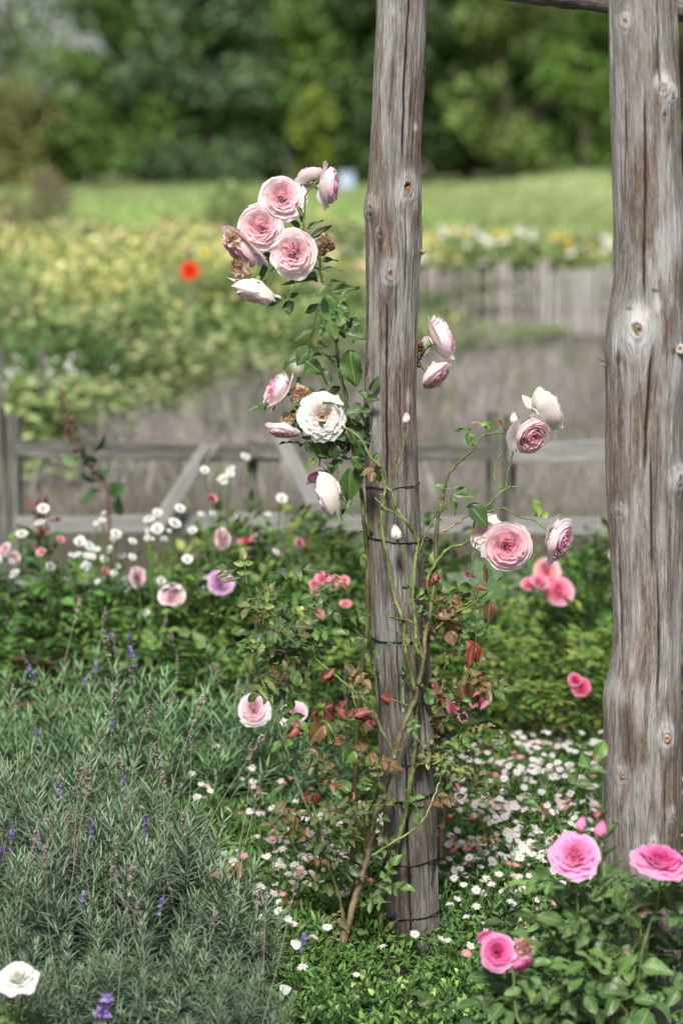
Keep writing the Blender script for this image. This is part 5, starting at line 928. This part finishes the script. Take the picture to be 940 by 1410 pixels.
# picket fence
pf = thing('picket_fence', (gx(660, 19.3), 19.3, 0), 'low chestnut picket fence of thin uneven pales standing before the flower row', 'fence'); pb = np.array([gx(660, 19.3), 19.3, 0])
k = 0; px = 470.0
while px < 860:
    D = 19.3 - (px - 640) * .002; top = P(px, 373 + rl.uniform(-4, 4) - (8 if px > 740 else 0) * (px - 740) / 100, D); x = top[0]
    wd = rl.uniform(.024, .040) * (1.35 if px > 745 else 1); cl_ = (.6, 0, 0) if px > 745 else (.35, 0, 0)
    timber('picket', (x, D, 0), (x + rl.normal() * .012, D, top[2]), wd, .018, pf, pb, k, M_PICK, cl_); k += 1; px += rl.uniform(13.0, 18.5) if px < 745 else rl.uniform(11.5, 15)
for px, yt in ((693, 360), (747, 362), (594, 368), (478, 366)): a = P(px, yt, 19.24); timber('post', (a[0], 19.24, 0), (a[0], 19.24, a[2]), .095, .08, pf, pb, int(px), M_PICK, (.15, 0, 0))
for y in (385, 420): a, b = P(465, y, 19.34), P(862, y - 4, 19.0); timber('rail', a, b, .012, .012, pf, pb, y, M_PICK)

# ------------------------------------------------------------------ the wood
def crown_mb(seed, R, H, low, n, tones, size=.32):
    r = np.random.default_rng(seed); nb = 46; a = r.uniform(0, 6.28, nb); q = np.sqrt(r.random(nb)) * .82; z = low + (H - low) * r.random(nb) ** .9; s = (z - low) / (H - low)
    env = R * np.sin(np.clip(.18 + s * .82, 0, 1) * PI) ** .6; ctr = np.c_[np.cos(a) * q * env, np.sin(a) * q * env, z]; br = R * r.uniform(.22, .42, nb); bt = r.uniform(.75, 1.3, nb)
    w_ = r.integers(0, nb, n); dv = nrm(r.normal(size=(n, 3))); rad = br[w_] * r.uniform(.55, 1.08, n); p = ctr[w_] + dv * rad[:, None] * np.array([1, 1, .75]); p[:, 2] = np.maximum(p[:, 2], .15)
    tn = np.array(tones)[r.integers(0, len(tones), n)] * bt[w_][:, None] * r.uniform(.75, 1.25, (n, 1))
    return MB().scatter(LEAF_F, bases(dv * .4 + r.normal(size=(n, 3)) * .6, dv + r.normal(size=(n, 3)) * .4) * (size * r.uniform(.6, 1.3, n))[:, None, None], p, tn)
T_DK = ((.06, .105, .035), (.08, .135, .042), (.045, .085, .032)); T_MD = ((.085, .16, .036), (.12, .195, .042), (.065, .125, .032)); T_YL = ((.13, .19, .05), (.11, .17, .048), (.14, .165, .05)); T_BL = ((.075, .13, .06), (.10, .15, .07)); T_OL = ((.18, .17, .06), (.13, .15, .05))
def trunk_mb(seed, H, r0):
    r = np.random.default_rng(seed); mb = MB(); p = smooth_path([(0, 0, -.1), (r.normal() * .15, r.normal() * .1, H * .35), (r.normal() * .3, r.normal() * .2, H * .8)], 6); V, F, UV = tube(p, np.linspace(r0, r0 * .3, len(p)), 9); mb.add(V, F, (.1, .08, .06), UV)
    for k in range(7):
        b = p[r.integers(3, len(p) - 1)]; d = nrm([r.normal(), r.normal(), r.uniform(.2, .9)]); V, F, UV = tube([b, b + d * H * .13, b + d * H * .25 + [0, 0, .3]], [r0 * .35, r0 * .22, r0 * .1], 6); mb.add(V, F, (.1, .08, .06), UV)
    return mb
def tree(px, D, H, R, low, tones, n, label, group=None, seed=0, size=.32, name='tree', cat='tree'):
    base = np.array([gx(px, D), D, float(zg(np.array([gx(px, D)]), np.array([D]))[0]) if D < 120 else .3])
    t = thing(name, base, label, cat, group); crown_mb(seed, R, H, low, n, tones, size).build('crown', M_FAR, t); trunk_mb(seed, H, max(.05, H * .018)).build('trunk', M_BARK, t)
TR = [(25, 86, 12, 3.6, .5, T_MD, 4700, 'olive green tree with gaps of sky above it at the open end of the wood'), (205, 84, 9.5, 2.9, .3, T_MD, 8500, 'bright mid green broad tree second from the open end of the wood'), (290, 83, 9.0, 2.9, .3, T_BL, 8500, 'rounded green tree left of the yellow-green sapling, fully leafed to the ground'.replace(' left of', ' beside')),
      (375, 85, 10, 3.0, .5, T_MD, 8000, 'tree directly behind the yellow-green sapling'), (470, 86, 11, 3.2, 0.5, T_DK, 8500, 'dark tree above the pale blue box'), (560, 84, 11, 3.3, 0.9, T_DK, 8500, 'dark tree seen beside the slim post, its base in deep shade'),
      (640, 85, 11, 3.3, .8, T_MD, 8000, 'green tree just past the slim post, leafed low down'), (735, 86, 11.5, 3.5, 0.5, T_BL, 8000, 'blue-green tree midway between the two log posts'), (830, 84, 11, 3.4, .6, T_MD, 8000, 'green tree behind the upper part of the thick post'), (930, 86, 11, 3.2, .6, T_DK, 7000, 'dark tree beyond the thick post at the end of the wood')]
for k, (px, D, H, R, low, tn, n, lab) in enumerate(TR): tree(px, D, H, R, low, tn, n, lab, 'trees of the wood', 500 + k)
tree(432, 78, 3.2, .8, .5, ((.20, .26, .04), (.15, .22, .04)), 2200, 'slender yellow-green sapling lit up before the dark wood', None, 520, .22)
tree(690, 81, 8.2, 2.2, .6, T_YL, 3600, 'tree with yellowish crown between the two log posts', None, 521, .28)
tree(800, 80, 7.4, 1.9, .4, ((.11, .19, .035), (.08, .15, .03)), 1800, 'lighter green young tree beside the thick post', None, 522, .28)
tree(20, 78, 2.9, 2.4, .1, T_OL, 4200, 'low olive brown thicket tree at the open end of the wood', None, 523, .25)
tree(110, 79, 2.8, 2.0, .1, T_MD, 3600, 'low bushy tree in front of the bright mid green broad tree', None, 524, .25)
tree(520, 88, 7, 2.4, .2, T_DK, 4500, 'dark undergrown tree filling the gap behind the slim post', None, 525, .3)
for k, px in enumerate(range(225, 1080, 80)):
    tree(px, 97 + (k % 3) * 2, 14, 4.0, .1, T_DK, 6500, 'one of the dark trees deep in the wood behind the front trees', 'dark trees of the deeper wood', 540 + k, .5)
bxp = np.array([gx(476, 74), 74, float(zg(np.array([0.]), np.array([74.]))[0]) + .05]); bt = thing('water_tank', bxp, 'small pale blue tank standing at the edge of the wood', 'tank')
for nm, (x0, x1, y0, y1, z0, z1) in (('tank_body', (-.24, .24, -.25, .25, .08, .52)), ('lid', (-.27, .27, -.28, .28, .523, .57)), ('pallet', (-.26, .26, -.27, .27, 0, .077))):
    V, F = box_v(x0, x1, y0, y1, z0, z1); MB().add(V, F, (.3, .4, .5)).build(nm, M_BLUE if nm != 'pallet' else M_BARK, bt, smooth=False)
